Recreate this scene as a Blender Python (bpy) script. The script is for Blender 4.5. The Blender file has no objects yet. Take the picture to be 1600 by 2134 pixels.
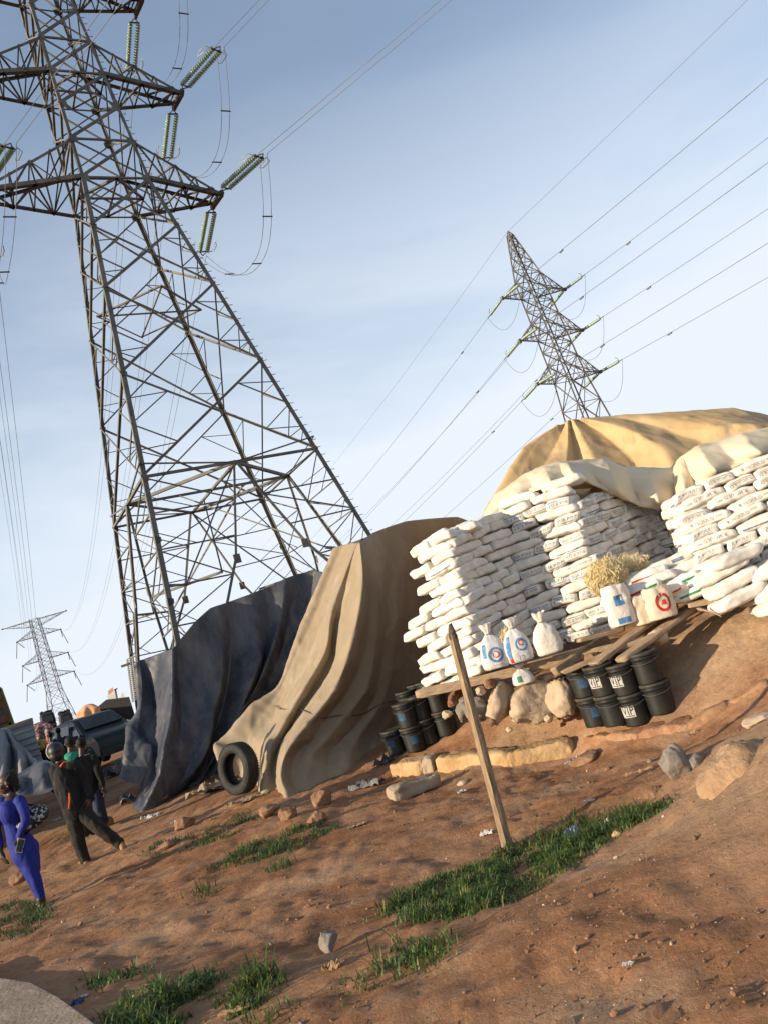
import bpy, bmesh, math, random
import numpy as np
from mathutils import Vector, Matrix, Euler, noise

# ------------------------------------------------------------------ camera, sky, sun, exposure
S = bpy.context.scene
COL = S.collection
FPX = 1650.0
PITCH, ROLL, EYE = math.radians(8.7), math.radians(17.5), 1.6
_f = Vector((0, math.cos(PITCH), math.sin(PITCH)))
_u = Vector((0, -math.sin(PITCH), math.cos(PITCH)))
_r = Vector((1, 0, 0))
_R = math.cos(ROLL) * _r - math.sin(ROLL) * _u
_U = math.sin(ROLL) * _r + math.cos(ROLL) * _u
cam_data = bpy.data.cameras.new('camera')
cam = bpy.data.objects.new('camera', cam_data)
COL.objects.link(cam)
cam.matrix_world = Matrix(((_R.x, _U.x, -_f.x, 0), (_R.y, _U.y, -_f.y, 0), (_R.z, _U.z, -_f.z, EYE), (0, 0, 0, 1)))
cam_data.sensor_fit = 'VERTICAL'
cam_data.sensor_height = 36.0
cam_data.lens = 36.0 * FPX / 2134.0
cam_data.clip_start = 0.05
cam_data.clip_end = 6000
S.camera = cam

SUN_EL = math.radians(13.5)
SUN_XY = Vector((-0.92, -0.39, 0)).normalized()
sun_dir = Vector((SUN_XY.x * math.cos(SUN_EL), SUN_XY.y * math.cos(SUN_EL), math.sin(SUN_EL)))
sd = bpy.data.lights.new('sun', 'SUN')
sd.energy = 5.0
sd.angle = math.radians(0.55)
sd.color = (1.0, 0.83, 0.60)
sun = bpy.data.objects.new('sun', sd)
COL.objects.link(sun)
sun.rotation_euler = sun_dir.to_track_quat('Z', 'Y').to_euler()

W = bpy.data.worlds.new('World')
S.world = W
W.use_nodes = True
nt = W.node_tree
nt.nodes.clear()
N = nt.nodes.new
out = N('ShaderNodeOutputWorld')
bg = N('ShaderNodeBackground')
sky = N('ShaderNodeTexSky')
sky.sky_type = 'NISHITA'
sky.sun_disc = False
sky.sun_elevation = SUN_EL
sky.sun_rotation = math.atan2(sun_dir.x, sun_dir.y)
sky.air_density = 1.0
sky.dust_density = 1.2
sky.ozone_density = 1.6
tc = N('ShaderNodeTexCoord')
mp = N('ShaderNodeMapping')
mp.inputs['Rotation'].default_value = (0.35, 0.5, 0.35)
mp.inputs['Scale'].default_value = (0.8, 1.5, 2.6)
nz = N('ShaderNodeTexNoise')
nz.inputs['Scale'].default_value = 1.0
nz.inputs['Detail'].default_value = 7
nz.inputs['Roughness'].default_value = 0.55
nz.inputs['Distortion'].default_value = 0.35
rp = N('ShaderNodeValToRGB')
rp.color_ramp.elements[0].position = 0.40
rp.color_ramp.elements[0].color = (0, 0, 0, 1)
rp.color_ramp.elements[1].position = 0.62
rp.color_ramp.elements[1].color = (1, 1, 1, 1)
sep = N('ShaderNodeSeparateXYZ')
low = N('ShaderNodeMapRange')          # thin high cloud gathers towards the horizon
low.inputs['From Min'].default_value = 0.62
low.inputs['From Max'].default_value = 0.02
low.inputs['To Min'].default_value = 0.12
low.inputs['To Max'].default_value = 0.95
mul = N('ShaderNodeMath')
mul.operation = 'MULTIPLY'
add = N('ShaderNodeMath')
add.operation = 'MULTIPLY_ADD'
add.inputs[1].default_value = 0.62
add.use_clamp = True
mix = N('ShaderNodeMix')
mix.data_type = 'RGBA'
mix.inputs[7].default_value = (3.75, 4.05, 4.5, 1)
L = nt.links.new
L(tc.outputs['Generated'], mp.inputs['Vector'])
L(mp.outputs[0], nz.inputs['Vector'])
L(nz.outputs['Fac'], rp.inputs[0])
L(tc.outputs['Generated'], sep.inputs[0])
L(sep.outputs['Z'], low.inputs['Value'])
L(rp.outputs[0], mul.inputs[0])
L(low.outputs[0], mul.inputs[1])
L(low.outputs[0], add.inputs[0])
L(mul.outputs[0], add.inputs[2])
L(sky.outputs[0], mix.inputs[6])
L(add.outputs[0], mix.inputs[0])
L(mix.outputs[2], bg.inputs['Color'])
bg.inputs['Strength'].default_value = 0.15
L(bg.outputs[0], out.inputs[0])

S.view_settings.view_transform = 'Standard'
S.view_settings.look = 'None'
S.view_settings.gamma = 1
S.view_settings.exposure = 0.6

# ------------------------------------------------------------------ helpers
rnd = random.Random(11)

def at(px, py, Y):
    """the world point seen at photo pixel (px, py) at the distance Y ahead"""
    d = _f + (px - 800) / FPX * _R + (1067 - py) / FPX * _U
    return Vector((0, 0, EYE)) + d * (Y / d.y)

def onz(px, py, z):
    d = _f + (px - 800) / FPX * _R + (1067 - py) / FPX * _U
    return Vector((0, 0, EYE)) + d * ((z - EYE) / d.z)

def tag(o, label=None, cat=None, group=None, kind=None):
    if label: o['label'] = label
    if cat: o['category'] = cat
    if group: o['group'] = group
    if kind: o['kind'] = kind
    return o

def empty(name, loc, label=None, cat=None, group=None, rz=0):
    o = bpy.data.objects.new(name, None)
    o.empty_display_size = 0.2
    COL.objects.link(o)
    o.location = loc
    o.rotation_euler = (0, 0, rz)
    return tag(o, label, cat, group)

def copy_tree(o, parent=None):
    c = o.copy()
    COL.objects.link(c)
    if parent is not None: c.parent = parent
    for ch in list(o.children):
        copy_tree(ch, c)
    return c

class MB:
    """collects shapes; build() links them as ONE mesh object"""
    def __init__(s):
        s.v, s.f, s.m, s.sm = [], [], [], []
    def poly(s, vs, fs, mi=0, smooth=False):
        b = len(s.v)
        s.v += [tuple(x) for x in vs]
        for f in fs:
            s.f.append(tuple(i + b for i in f)); s.m.append(mi); s.sm.append(smooth)
        return s
    def box(s, c, d, mi=0, M=None):
        x, y, z = d[0] / 2, d[1] / 2, d[2] / 2
        vs = [Vector((i * x, j * y, k * z)) for i in (-1, 1) for j in (-1, 1) for k in (-1, 1)]
        if M is not None: vs = [M @ v for v in vs]
        vs = [v + Vector(c) for v in vs]
        return s.poly(vs, [(0, 1, 3, 2), (4, 6, 7, 5), (0, 4, 5, 1), (2, 3, 7, 6), (0, 2, 6, 4), (1, 5, 7, 3)], mi)
    def bar(s, p, q, w, h=None, up=(0, 0, 1), mi=0):
        p, q = Vector(p), Vector(q)
        h = h or w
        d = q - p
        if d.length < 1e-6: return s
        d.normalize()
        u = Vector(up)
        if abs(u.dot(d)) > 0.98: u = Vector((1, 0, 0))
        a = d.cross(u).normalized()
        b = a.cross(d).normalized()
        vs = []
        for e in (p, q):
            for i, j in ((-1, -1), (1, -1), (1, 1), (-1, 1)):
                vs.append(e + a * (i * w / 2) + b * (j * h / 2))
        return s.poly(vs, [(0, 1, 2, 3), (7, 6, 5, 4), (0, 4, 5, 1), (1, 5, 6, 2), (2, 6, 7, 3), (3, 7, 4, 0)], mi)
    def angle(s, p, q, w, a, b, t=0.014, mi=0):
        """an L-section steel angle from p to q with flanges along a and b"""
        p, q = Vector(p), Vector(q)
        d = (q - p).normalized()
        a = (Vector(a) - d * d.dot(Vector(a))).normalized()
        b = (Vector(b) - d * d.dot(Vector(b)) - a * a.dot(Vector(b))).normalized()
        vs = []
        for e in (p, q):
            for i, j in ((0, 0), (w, 0), (w, t), (t, t), (t, w), (0, w)):
                vs.append(e + a * i + b * j)
        fs = [(0, 1, 2, 3, 4, 5), (11, 10, 9, 8, 7, 6)] + [(k, (k + 1) % 6, (k + 1) % 6 + 6, k + 6) for k in range(6)]
        return s.poly(vs, fs, mi)
    def tube(s, pts, r, n=8, mi=0, smooth=True, cap=True):
        pts = [Vector(p) for p in pts]
        rs = r if isinstance(r, (list, tuple)) else [r] * len(pts)
        b = len(s.v)
        prev = None
        for i, p in enumerate(pts):
            d = (pts[min(i + 1, len(pts) - 1)] - pts[max(i - 1, 0)])
            if d.length < 1e-9: d = Vector((0, 0, 1))
            d.normalize()
            if prev is None:
                u = Vector((0, 0, 1)) if abs(d.z) < 0.9 else Vector((1, 0, 0))
                a = d.cross(u).normalized()
            else:
                a = (prev - d * d.dot(prev))
                a = a.normalized() if a.length > 1e-6 else d.orthogonal().normalized()
            prev = a
            c = d.cross(a)
            for k in range(n):
                t = 2 * math.pi * k / n
                s.v.append(tuple(p + (a * math.cos(t) + c * math.sin(t)) * rs[i]))
        for i in range(len(pts) - 1):
            for k in range(n):
                s.f.append((b + i * n + k, b + i * n + (k + 1) % n, b + (i + 1) * n + (k + 1) % n, b + (i + 1) * n + k))
                s.m.append(mi); s.sm.append(smooth)
        if cap:
            s.f.append(tuple(b + k for k in range(n))[::-1]); s.m.append(mi); s.sm.append(False)
            e = b + (len(pts) - 1) * n
            s.f.append(tuple(e + k for k in range(n))); s.m.append(mi); s.sm.append(False)
        return s
    def lathe(s, prof, n=24, mi=0, M=None, smooth=True, cap=True):
        """prof: (r, z) pairs from bottom to top"""
        b = len(s.v)
        for r, z in prof:
            for k in range(n):
                t = 2 * math.pi * k / n
                v = Vector((r * math.cos(t), r * math.sin(t), z))
                s.v.append(tuple(M @ v if M is not None else v))
        for i in range(len(prof) - 1):
            for k in range(n):
                s.f.append((b + i * n + k, b + i * n + (k + 1) % n, b + (i + 1) * n + (k + 1) % n, b + (i + 1) * n + k))
                s.m.append(mi); s.sm.append(smooth)
        if cap:
            s.f.append(tuple(b + k for k in range(n))[::-1]); s.m.append(mi); s.sm.append(False)
            e = b + (len(prof) - 1) * n
            s.f.append(tuple(e + k for k in range(n))); s.m.append(mi); s.sm.append(False)
        return s
    def ball(s, c, r, n=12, m=8, mi=0, M=None):
        c = Vector(c)
        r = Vector(r) if not isinstance(r, (int, float)) else Vector((r, r, r))
        b = len(s.v)
        for i in range(m + 1):
            ph = math.pi * i / m
            for k in range(n):
                t = 2 * math.pi * k / n
                v = Vector((r.x * math.sin(ph) * math.cos(t), r.y * math.sin(ph) * math.sin(t), r.z * math.cos(ph)))
                if M is not None: v = M @ v
                s.v.append(tuple(c + v))
        for i in range(m):
            for k in range(n):
                s.f.append((b + i * n + k, b + (i + 1) * n + k, b + (i + 1) * n + (k + 1) % n, b + i * n + (k + 1) % n))
                s.m.append(mi); s.sm.append(True)
        return s
    def mesh(s, name, mats, weld=False):
        me = bpy.data.meshes.new(name)
        me.from_pydata([tuple(v) for v in s.v], [], s.f)
        for m in (mats if isinstance(mats, (list, tuple)) else [mats]): me.materials.append(m)
        me.polygons.foreach_set('material_index', s.m)
        me.polygons.foreach_set('use_smooth', s.sm)
        if weld:
            bm = bmesh.new(); bm.from_mesh(me)
            bmesh.ops.remove_doubles(bm, verts=bm.verts, dist=1e-5)
            bm.to_mesh(me); bm.free()
        me.update()
        return me
    def build(s, name, mats, parent=None, weld=False):
        return link(name, s.mesh(name, mats, weld), parent)

def link(name, me, parent=None):
    o = bpy.data.objects.new(name, me)
    COL.objects.link(o)
    if parent is not None:
        o.parent = parent
        o.matrix_parent_inverse = Matrix.Identity(4)
    return o

def rebase(o, origin):
    """moves a mesh object's origin to origin, geometry stays"""
    origin = Vector(origin)
    o.data.transform(Matrix.Translation(-origin))
    o.location = origin
    return o

def evaluated_mesh(me, mods):
    """runs modifiers on a mesh and returns the resulting mesh data"""
    o = bpy.data.objects.new('tmp', me)
    COL.objects.link(o)
    for kind, kw in mods:
        m = o.modifiers.new(kind, kind)
        for k, v in kw.items(): setattr(m, k, v)
    dg = bpy.context.evaluated_depsgraph_get()
    dg.update()
    r = bpy.data.meshes.new_from_object(o.evaluated_get(dg))
    bpy.data.objects.remove(o)
    return r

# ------------------------------------------------------------------ materials
def mat(name, col, rough=0.8, metal=0.0, var=0.25, scale=6.0, bump=0.0, bscale=40.0, col2=None, pos=(0.35, 0.7), spec=0.3, detail=6, coord='Object', stretch=None, trans=0.0, sheen=0.0, crease=None):
    """noise-mottled principled material"""
    m = bpy.data.materials.new(name)
    m.use_nodes = True
    t = m.node_tree
    b = t.nodes['Principled BSDF']
    b.inputs['Roughness'].default_value = rough
    b.inputs['Metallic'].default_value = metal
    b.inputs['Specular IOR Level'].default_value = spec
    if trans: b.inputs['Transmission Weight'].default_value = trans
    if sheen: b.inputs['Sheen Weight'].default_value = sheen
    c = t.nodes.new('ShaderNodeTexCoord')
    src = c.outputs[coord]
    if stretch:
        mpn = t.nodes.new('ShaderNodeMapping')
        mpn.inputs['Scale'].default_value = stretch
        t.links.new(src, mpn.inputs[0]); src = mpn.outputs[0]
    n = t.nodes.new('ShaderNodeTexNoise')
    n.inputs['Scale'].default_value = scale
    n.inputs['Detail'].default_value = detail
    n.inputs['Roughness'].default_value = 0.6
    t.links.new(src, n.inputs['Vector'])
    r = t.nodes.new('ShaderNodeValToRGB')
    r.color_ramp.elements[0].position = pos[0]
    r.color_ramp.elements[1].position = pos[1]
    d = col2 if col2 else tuple(min(1, x * (1 + var)) for x in col)
    a = col if col2 else tuple(x * (1 - var) for x in col)
    r.color_ramp.elements[0].color = (*a, 1)
    r.color_ramp.elements[1].color = (*d, 1)
    t.links.new(n.outputs['Fac'], r.inputs[0])
    t.links.new(r.outputs[0], b.inputs['Base Color'])
    if bump:
        n2 = t.nodes.new('ShaderNodeTexNoise')
        n2.inputs['Scale'].default_value = bscale
        n2.inputs['Detail'].default_value = 5
        t.links.new(src, n2.inputs['Vector'])
        bp = t.nodes.new('ShaderNodeBump')
        bp.inputs['Strength'].default_value = bump
        bp.inputs['Distance'].default_value = 0.02
        t.links.new(n2.outputs['Fac'], bp.inputs['Height'])
        t.links.new(bp.outputs[0], b.inputs['Normal'])
        if crease:                       # sharp crumple lines of sheet and sacking
            n3 = t.nodes.new('ShaderNodeTexNoise')
            n3.noise_type = 'RIDGED_MULTIFRACTAL'
            n3.inputs['Scale'].default_value = crease[0]
            n3.inputs['Detail'].default_value = 3
            n3.inputs['Distortion'].default_value = 0.6
            t.links.new(src, n3.inputs['Vector'])
            b3 = t.nodes.new('ShaderNodeBump')
            b3.inputs['Strength'].default_value = crease[1]
            b3.inputs['Distance'].default_value = crease[2]
            t.links.new(n3.outputs['Fac'], b3.inputs['Height'])
            t.links.new(bp.outputs[0], b3.inputs['Normal'])
            t.links.new(b3.outputs[0], b.inputs['Normal'])
    return m

STEEL = mat('galvanised_steel', (0.115, 0.110, 0.092), 0.6, 0.0, 0.35, 1.5, spec=0.45)
STEELD = mat('weathered_steel', (0.075, 0.071, 0.064), 0.65, 0.0, 0.4, 2.0, spec=0.4)
STEELFAR = mat('distant_steel', (0.13, 0.128, 0.124), 0.7, 0.0, 0.3, 0.6)  # paler for the far pylon, distance haze put into the colour
GLASSI = mat('insulator_glass', (0.24, 0.34, 0.25), 0.2, 0.0, 0.25, 8.0, spec=0.8)
WIRE = mat('conductor_aluminium', (0.13, 0.13, 0.135), 0.5, 0.3, 0.2, 0.5)
GALV = mat('bright_fitting', (0.33, 0.31, 0.27), 0.5, 0.4, 0.2, 4.0)
# ------------------------------------------------------------------ ground
GP = []
def gp(px, py, z): p = onz(px, py, z); GP.append((p.x, p.y, z))
for a in [(90, 1895, -.1), (20, 1700, -.05), (300, 1850, -.1), (600, 1760, -.1), (400, 1950, -.1), (180, 1795, -.1), (700, 1850, -.15), (900, 1700, -.17),
          (330, 1690, .0), (495, 1655, .0), (620, 1672, -.03), (820, 1626, -.14), (1000, 1604, -.17), (1200, 1562, -.22), (1420, 1540, -.2), (1100, 1650, -.22),
          (1058, 1762, -.25), (900, 1850, -.22), (1300, 1700, -.18), (780, 1950, -.14),
          (0, 2060, 0), (200, 2134, .0), (800, 2060, .0), (600, 2100, -.03), (1000, 1930, .0), (1200, 1830, 0.0), (1300, 1950, .06), (1500, 2100, .05), (1600, 1800, .12), (900, 2120, .04), (1400, 1720, .02)]:
    gp(*a)
for a in [(1490, 1590, .16), (1540, 1565, .27), (1600, 1555, .32), (1650, 1560, .33), (1600, 1640, .24), (1500, 1640, .15), (1447, 1640, .0), (1440, 1600, .02)]:
    gp(*a)
GP += [(0.2, 0.5, 0), (-3, 0, 0), (4, 0, .1), (4, 4, .15), (-8, 4, 0), (-8, 9, -.05), (8, 5, .2), (-1, -6, 0), (12, -6, 0), (-12, -6, 0),
       (-0.6, 11.2, .06), (0.4, 10.6, .06), (1.5, 9.4, .0), (2.0, 8.8, .0), (2.6, 8.5, .02),
       (0.5, 9.9 + 1.0, .25), (1.2, 10.2, .3), (2.0, 9.7, .35), (2.7, 9.3, .45), (3.15, 9.0, .55), (3.6, 9.4, .72), (4.6, 9.0, .8), (3.4, 8.3, .3), (4.4, 7.8, .45), (6, 8.5, .7), (9, 9, .9),
       (1.2, 12, .4), (3, 13, .6), (6, 13, .9), (-2, 13, .1), (-5.5, 15, .1), (-4.5, 18, .3), (-9, 24, .62), (-14, 24, .62), (-10, 16, .1), (-3, 22, .55), (0, 18, .5),
       (-20, 45, .8), (0, 45, .8), (25, 45, .9), (12, 20, .95), (-25, 15, .2), (-40, 60, .8), (40, 70, .9), (15, 12, .9)]
_gp = np.array(GP)
def _phi(r2): return np.sqrt(r2 + 0.15)
def _fit():
    P = _gp[:, :2]
    A = _phi(((P[:, None] - P[None]) ** 2).sum(-1)) - 0.02 * np.eye(len(P))
    Q = np.hstack([np.ones((len(P), 1))])
    M = np.block([[A, Q], [Q.T, np.zeros((1, 1))]])
    return np.linalg.solve(M, np.concatenate([_gp[:, 2], [0]]))
_gw = _fit()
def ground_np(X, Y):
    r2 = (X[..., None] - _gp[:, 0]) ** 2 + (Y[..., None] - _gp[:, 1]) ** 2
    z = (_phi(r2) * _gw[:-1]).sum(-1) + _gw[-1]
    far = np.clip((np.hypot(X, Y - 12) - 28) / 25, 0, 1)
    z = np.clip(z, -0.6, 1.6)
    return z * (1 - far) + 0.8 * far
def gdisp(x, y):
    p = Vector((x, y, 0))
    d = 0.040 * noise.noise(p * 1.3) + 0.026 * noise.noise(p * 3.7 + Vector((7, 2, 0)))
    d += 0.017 * noise.noise(p * 9.0 + Vector((3, 1, 5))) + 0.008 * noise.noise(p * 19.0)
    t = noise.noise(p * 0.8 + Vector((40, 3, 1)))
    if t > 0.0: d += min(0.5, t) * 0.09 * abs(noise.noise(p * 13.0 + Vector((1, 9, 2))))
    return d * min(1, max(0, (16 - math.hypot(x, y - 7)) / 3))
def gz(x, y):
    return float(ground_np(np.array([float(x)]), np.array([float(y)]))[0]) + gdisp(x, y)
def gpx(px, py):
    """the ground point seen at photo pixel (px, py)"""
    z = 0.0
    for _ in range(12):
        p = onz(px, py, z)
        z = 0.5 * z + 0.5 * gz(p.x, p.y)
    p = onz(px, py, z)
    return p

def make_ground():
    def axis(a, b, s0, near0, near1, far):
        v = list(np.arange(near0, near1, s0)); x = near1; s = s0
        while x < far: v.append(x); s *= 1.18; x += s
        x = near0; s = s0
        while x > -far: s *= 1.18; x -= s; v.insert(0, x)
        return np.array(v)
    xs = axis(0, 0, 0.045, -7.5, 5.5, 3000)
    ys = axis(0, 0, 0.045, 1.8, 12.0, 3000)
    X, Y = np.meshgrid(xs, ys)
    Z = np.zeros_like(X)
    for i in range(len(ys)): Z[i] = ground_np(X[i], Y[i])
    near = (np.hypot(X, Y - 7) < 16)
    for i in range(len(ys)):
        for j in range(len(xs)):
            if near[i, j]:
                d = gdisp(X[i, j], Y[i, j])
                Z[i, j] += d
    nx, ny = len(xs), len(ys)
    V = np.stack([X.ravel(), Y.ravel(), Z.ravel()], 1)
    I = np.arange(nx * ny).reshape(ny, nx)
    Fq = np.stack([I[:-1, :-1].ravel(), I[:-1, 1:].ravel(), I[1:, 1:].ravel(), I[1:, :-1].ravel()], 1)
    me = bpy.data.meshes.new('ground')
    me.from_pydata(V.tolist(), [], Fq.tolist())
    me.polygons.foreach_set('use_smooth', [True] * len(Fq))
    me.materials.append(GROUND)
    me.update()
    return tag(link('ground', me), kind='structure')

def ground_material():
    m = bpy.data.materials.new('laterite_soil')
    m.use_nodes = True
    t = m.node_tree; b = t.nodes['Principled BSDF']
    b.inputs['Roughness'].default_value = 0.95
    b.inputs['Specular IOR Level'].default_value = 0.12
    c = t.nodes.new('ShaderNodeTexCoord')
    def nzz(scale, detail=8, rough=0.6, st=None):
        n = t.nodes.new('ShaderNodeTexNoise')
        n.inputs['Scale'].default_value = scale; n.inputs['Detail'].default_value = detail; n.inputs['Roughness'].default_value = rough
        if st:
            mp_ = t.nodes.new('ShaderNodeMapping'); mp_.inputs['Scale'].default_value = st; mp_.inputs['Rotation'].default_value = (0, 0, -0.45)
            t.links.new(c.outputs['Object'], mp_.inputs[0]); t.links.new(mp_.outputs[0], n.inputs['Vector'])
        else: t.links.new(c.outputs['Object'], n.inputs['Vector'])
        return n.outputs['Fac']
    def ramp(src, stops):
        r = t.nodes.new('ShaderNodeValToRGB')
        e = r.color_ramp.elements
        e[0].position, e[0].color = stops[0][0], (*stops[0][1], 1)
        e[1].position, e[1].color = stops[-1][0], (*stops[-1][1], 1)
        for p_, k in stops[1:-1]:
            q = e.new(p_); q.color = (*k, 1)
        t.links.new(src, r.inputs[0]); return r.outputs[0]
    def mixc(f, a, b_, mode='MIX'):
        x = t.nodes.new('ShaderNodeMix'); x.data_type = 'RGBA'; x.blend_type = mode
        if isinstance(f, float): x.inputs[0].default_value = f
        else: t.links.new(f, x.inputs[0])
        for s_, i in ((a, 6), (b_, 7)):
            if isinstance(s_, tuple): x.inputs[i].default_value = (*s_, 1)
            else: t.links.new(s_, x.inputs[i])
        return x.outputs[2]
    base = ramp(nzz(0.55, 9, 0.62), [(0.32, (0.225, 0.105, 0.052)), (0.5, (0.34, 0.18, 0.095)), (0.68, (0.44, 0.275, 0.165))])
    streak = ramp(nzz(1.6, 7, 0.65, (0.45, 2.6, 1)), [(0.35, (0.55, 0.5, 0.48)), (0.62, (1, 1, 1))])
    col = mixc(0.55, base, streak, 'MULTIPLY')
    sand = ramp(nzz(0.9, 6, 0.7, (0.5, 1.2, 1)), [(0.53, (0, 0, 0)), (0.68, (1, 1, 1))])
    s2 = t.nodes.new('ShaderNodeMath'); s2.operation = 'MULTIPLY'; s2.inputs[1].default_value = 0.55
    t.links.new(sand, s2.inputs[0])
    col = mixc(s2.outputs[0], col, (0.42, 0.31, 0.21))
    speck = ramp(nzz(30.0, 3, 0.6), [(0.60, (0, 0, 0)), (0.72, (1, 1, 1))])
    s3 = t.nodes.new('ShaderNodeMath'); s3.operation = 'MULTIPLY'; s3.inputs[1].default_value = 0.4
    t.links.new(speck, s3.inputs[0])
    col = mixc(s3.outputs[0], col, (0.46, 0.37, 0.28))
    # pale powder spilt from the sacks around the deck and the slope beside it, then two other tinted zones
    def blob(x, y, sx, sy, lo, hi, amt):
        m_ = t.nodes.new('ShaderNodeMapping'); m_.vector_type = 'POINT'
        m_.inputs['Location'].default_value = (-x / sx, -y / sy, 0); m_.inputs['Scale'].default_value = (1 / sx, 1 / sy, 0)
        t.links.new(c.outputs['Object'], m_.inputs[0])
        l_ = t.nodes.new('ShaderNodeVectorMath'); l_.operation = 'LENGTH'; t.links.new(m_.outputs[0], l_.inputs[0])
        a_ = t.nodes.new('ShaderNodeMath'); a_.operation = 'MULTIPLY_ADD'; a_.inputs[1].default_value = .9
        t.links.new(nzz(1.3, 6, .6), a_.inputs[0]); t.links.new(l_.outputs['Value'], a_.inputs[2])
        r_ = t.nodes.new('ShaderNodeMapRange'); r_.inputs['From Min'].default_value = hi; r_.inputs['From Max'].default_value = lo; r_.inputs['To Max'].default_value = amt
        t.links.new(a_.outputs[0], r_.inputs['Value']); return r_.outputs[0]
    col = mixc(blob(3.2, 9.2, 1.9, 1.3, .6, 1.5, .62), col, (0.46, 0.35, 0.23))
    col = mixc(blob(0.6, 9.9, 1.3, .8, .75, 1.5, .7), col, (0.40, 0.27, 0.17))
    col = mixc(blob(1.8, 5.0, 1.1, 1.9, .8, 1.7, .45), col, (0.40, 0.30, 0.20))  # paler tone over the near right bank
    col = mixc(blob(-6.2, 10.6, 2.6, 0.7, .7, 1.5, .5), col, (0.40, 0.24, 0.12))  # sunlit streak at the walking man's feet, put into the soil colour
    fine = ramp(nzz(14.0, 6, 0.75), [(0.3, (0.62, 0.58, 0.56)), (0.7, (1.12, 1.1, 1.08))])
    col = mixc(0.8, col, fine, 'MULTIPLY')
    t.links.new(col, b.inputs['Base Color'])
    bp = t.nodes.new('ShaderNodeBump'); bp.inputs['Strength'].default_value = 0.65; bp.inputs['Distance'].default_value = 0.03
    t.links.new(nzz(26.0, 8, 0.7), bp.inputs['Height'])
    t.links.new(bp.outputs[0], b.inputs['Normal'])
    return m
GROUND = ground_material()
make_ground()
# ------------------------------------------------------------------ lattice pylons
class Tower:
    def __init__(s, cx, cy, th, tx, ty, prof):
        s.cx, s.cy, s.th, s.tx, s.ty, s.prof = cx, cy, th, tx, ty, prof
        s.c, s.s = math.cos(th), math.sin(th)
    def half(s, z):
        P = s.prof
        for (z0, h0), (z1, h1) in zip(P, P[1:]):
            if z <= z1: return h0 + (h1 - h0) * (z - z0) / (z1 - z0)
        return P[-1][1]
    def P(s, x, y, z):
        return Vector((s.cx + s.c * x - s.s * y + s.tx * z, s.cy + s.s * x + s.c * y + s.ty * z, z))
    def K(s, i, z):          # corner i (0..3 around), height z
        sx, sy = ((-1, -1), (1, -1), (1, 1), (-1, 1))[i % 4]
        h = s.half(z)
        return s.P(sx * h, sy * h, z)
    def D(s, x, y):
        return Vector((s.c * x - s.s * y, s.s * x + s.c * y, 0))

def lerp(a, b, t): return a + (b - a) * t

def insulator_pair(name, p, q, spread, label, group, n=17, r=0.12, ring=True):
    """twin glass strings from p (tower side) to q with yokes and arcing horns"""
    p, q = Vector(p), Vector(q)
    root = empty(name, p, label, 'insulator', group)
    d = (q - p); Ld = d.length; d.normalize()
    s = spread - d * d.dot(spread); s.normalize()
    a = Vector((0, 0, 0)) + d * 0.25; b_ = d * (Ld - 0.3)
    for sg in (-1, 1):
        m = MB()
        o0 = a + s * (0.2 * sg); o1 = b_ + s * (0.2 * sg)
        M = (o1 - o0).to_track_quat('Z', 'Y').to_matrix().to_4x4()
        M.translation = o0
        LL = (o1 - o0).length
        pr = []
        for k in range(n):
            z = LL * (k + .2) / n; st = LL / n
            pr += [(0.03, z), (0.03, z + st * .25), (r * .75, z + st * .34), (r, z + st * .52), (r * .9, z + st * .62), (0.045, z + st * .66)]
        m.lathe(pr, 10, 0, M)
        m.build('glass_string', GLASSI, root)
    for e, f_ in ((a, Vector((0, 0, 0))), (b_, d * Ld)):
        y = MB()
        y.bar(e - s * 0.26, e + s * 0.26, 0.07, 0.04)
        y.bar(e - s * 0.2, f_, 0.04); y.bar(e + s * 0.2, f_, 0.04)
        y.build('yoke_plate', STEELD, root)
    if ring:
        w = d.cross(s).normalized()
        for sg in (-1, 1):
            h = MB()
            c0 = b_ + s * (0.28 * sg)
            pts = [c0, c0 + s * .22 * sg - d * .1 + w * .12, c0 + s * .32 * sg - d * .5 + w * .1, c0 + s * .26 * sg - d * .75, c0 + s * .32 * sg - d * .5 - w * .1, c0 + s * .22 * sg - w * .12 + d * .1, c0 + d * .15]
            h.tube(pts, 0.016, 6)
            h.build('arcing_horn', GALV, root)
    return root

def sag(p, q, drop, n=24):
    p, q = Vector(p), Vector(q)
    return [lerp(p, q, i / n) - Vector((0, 0, drop * 4 * (i / n) * (1 - i / n))) for i in range(n + 1)]

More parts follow.
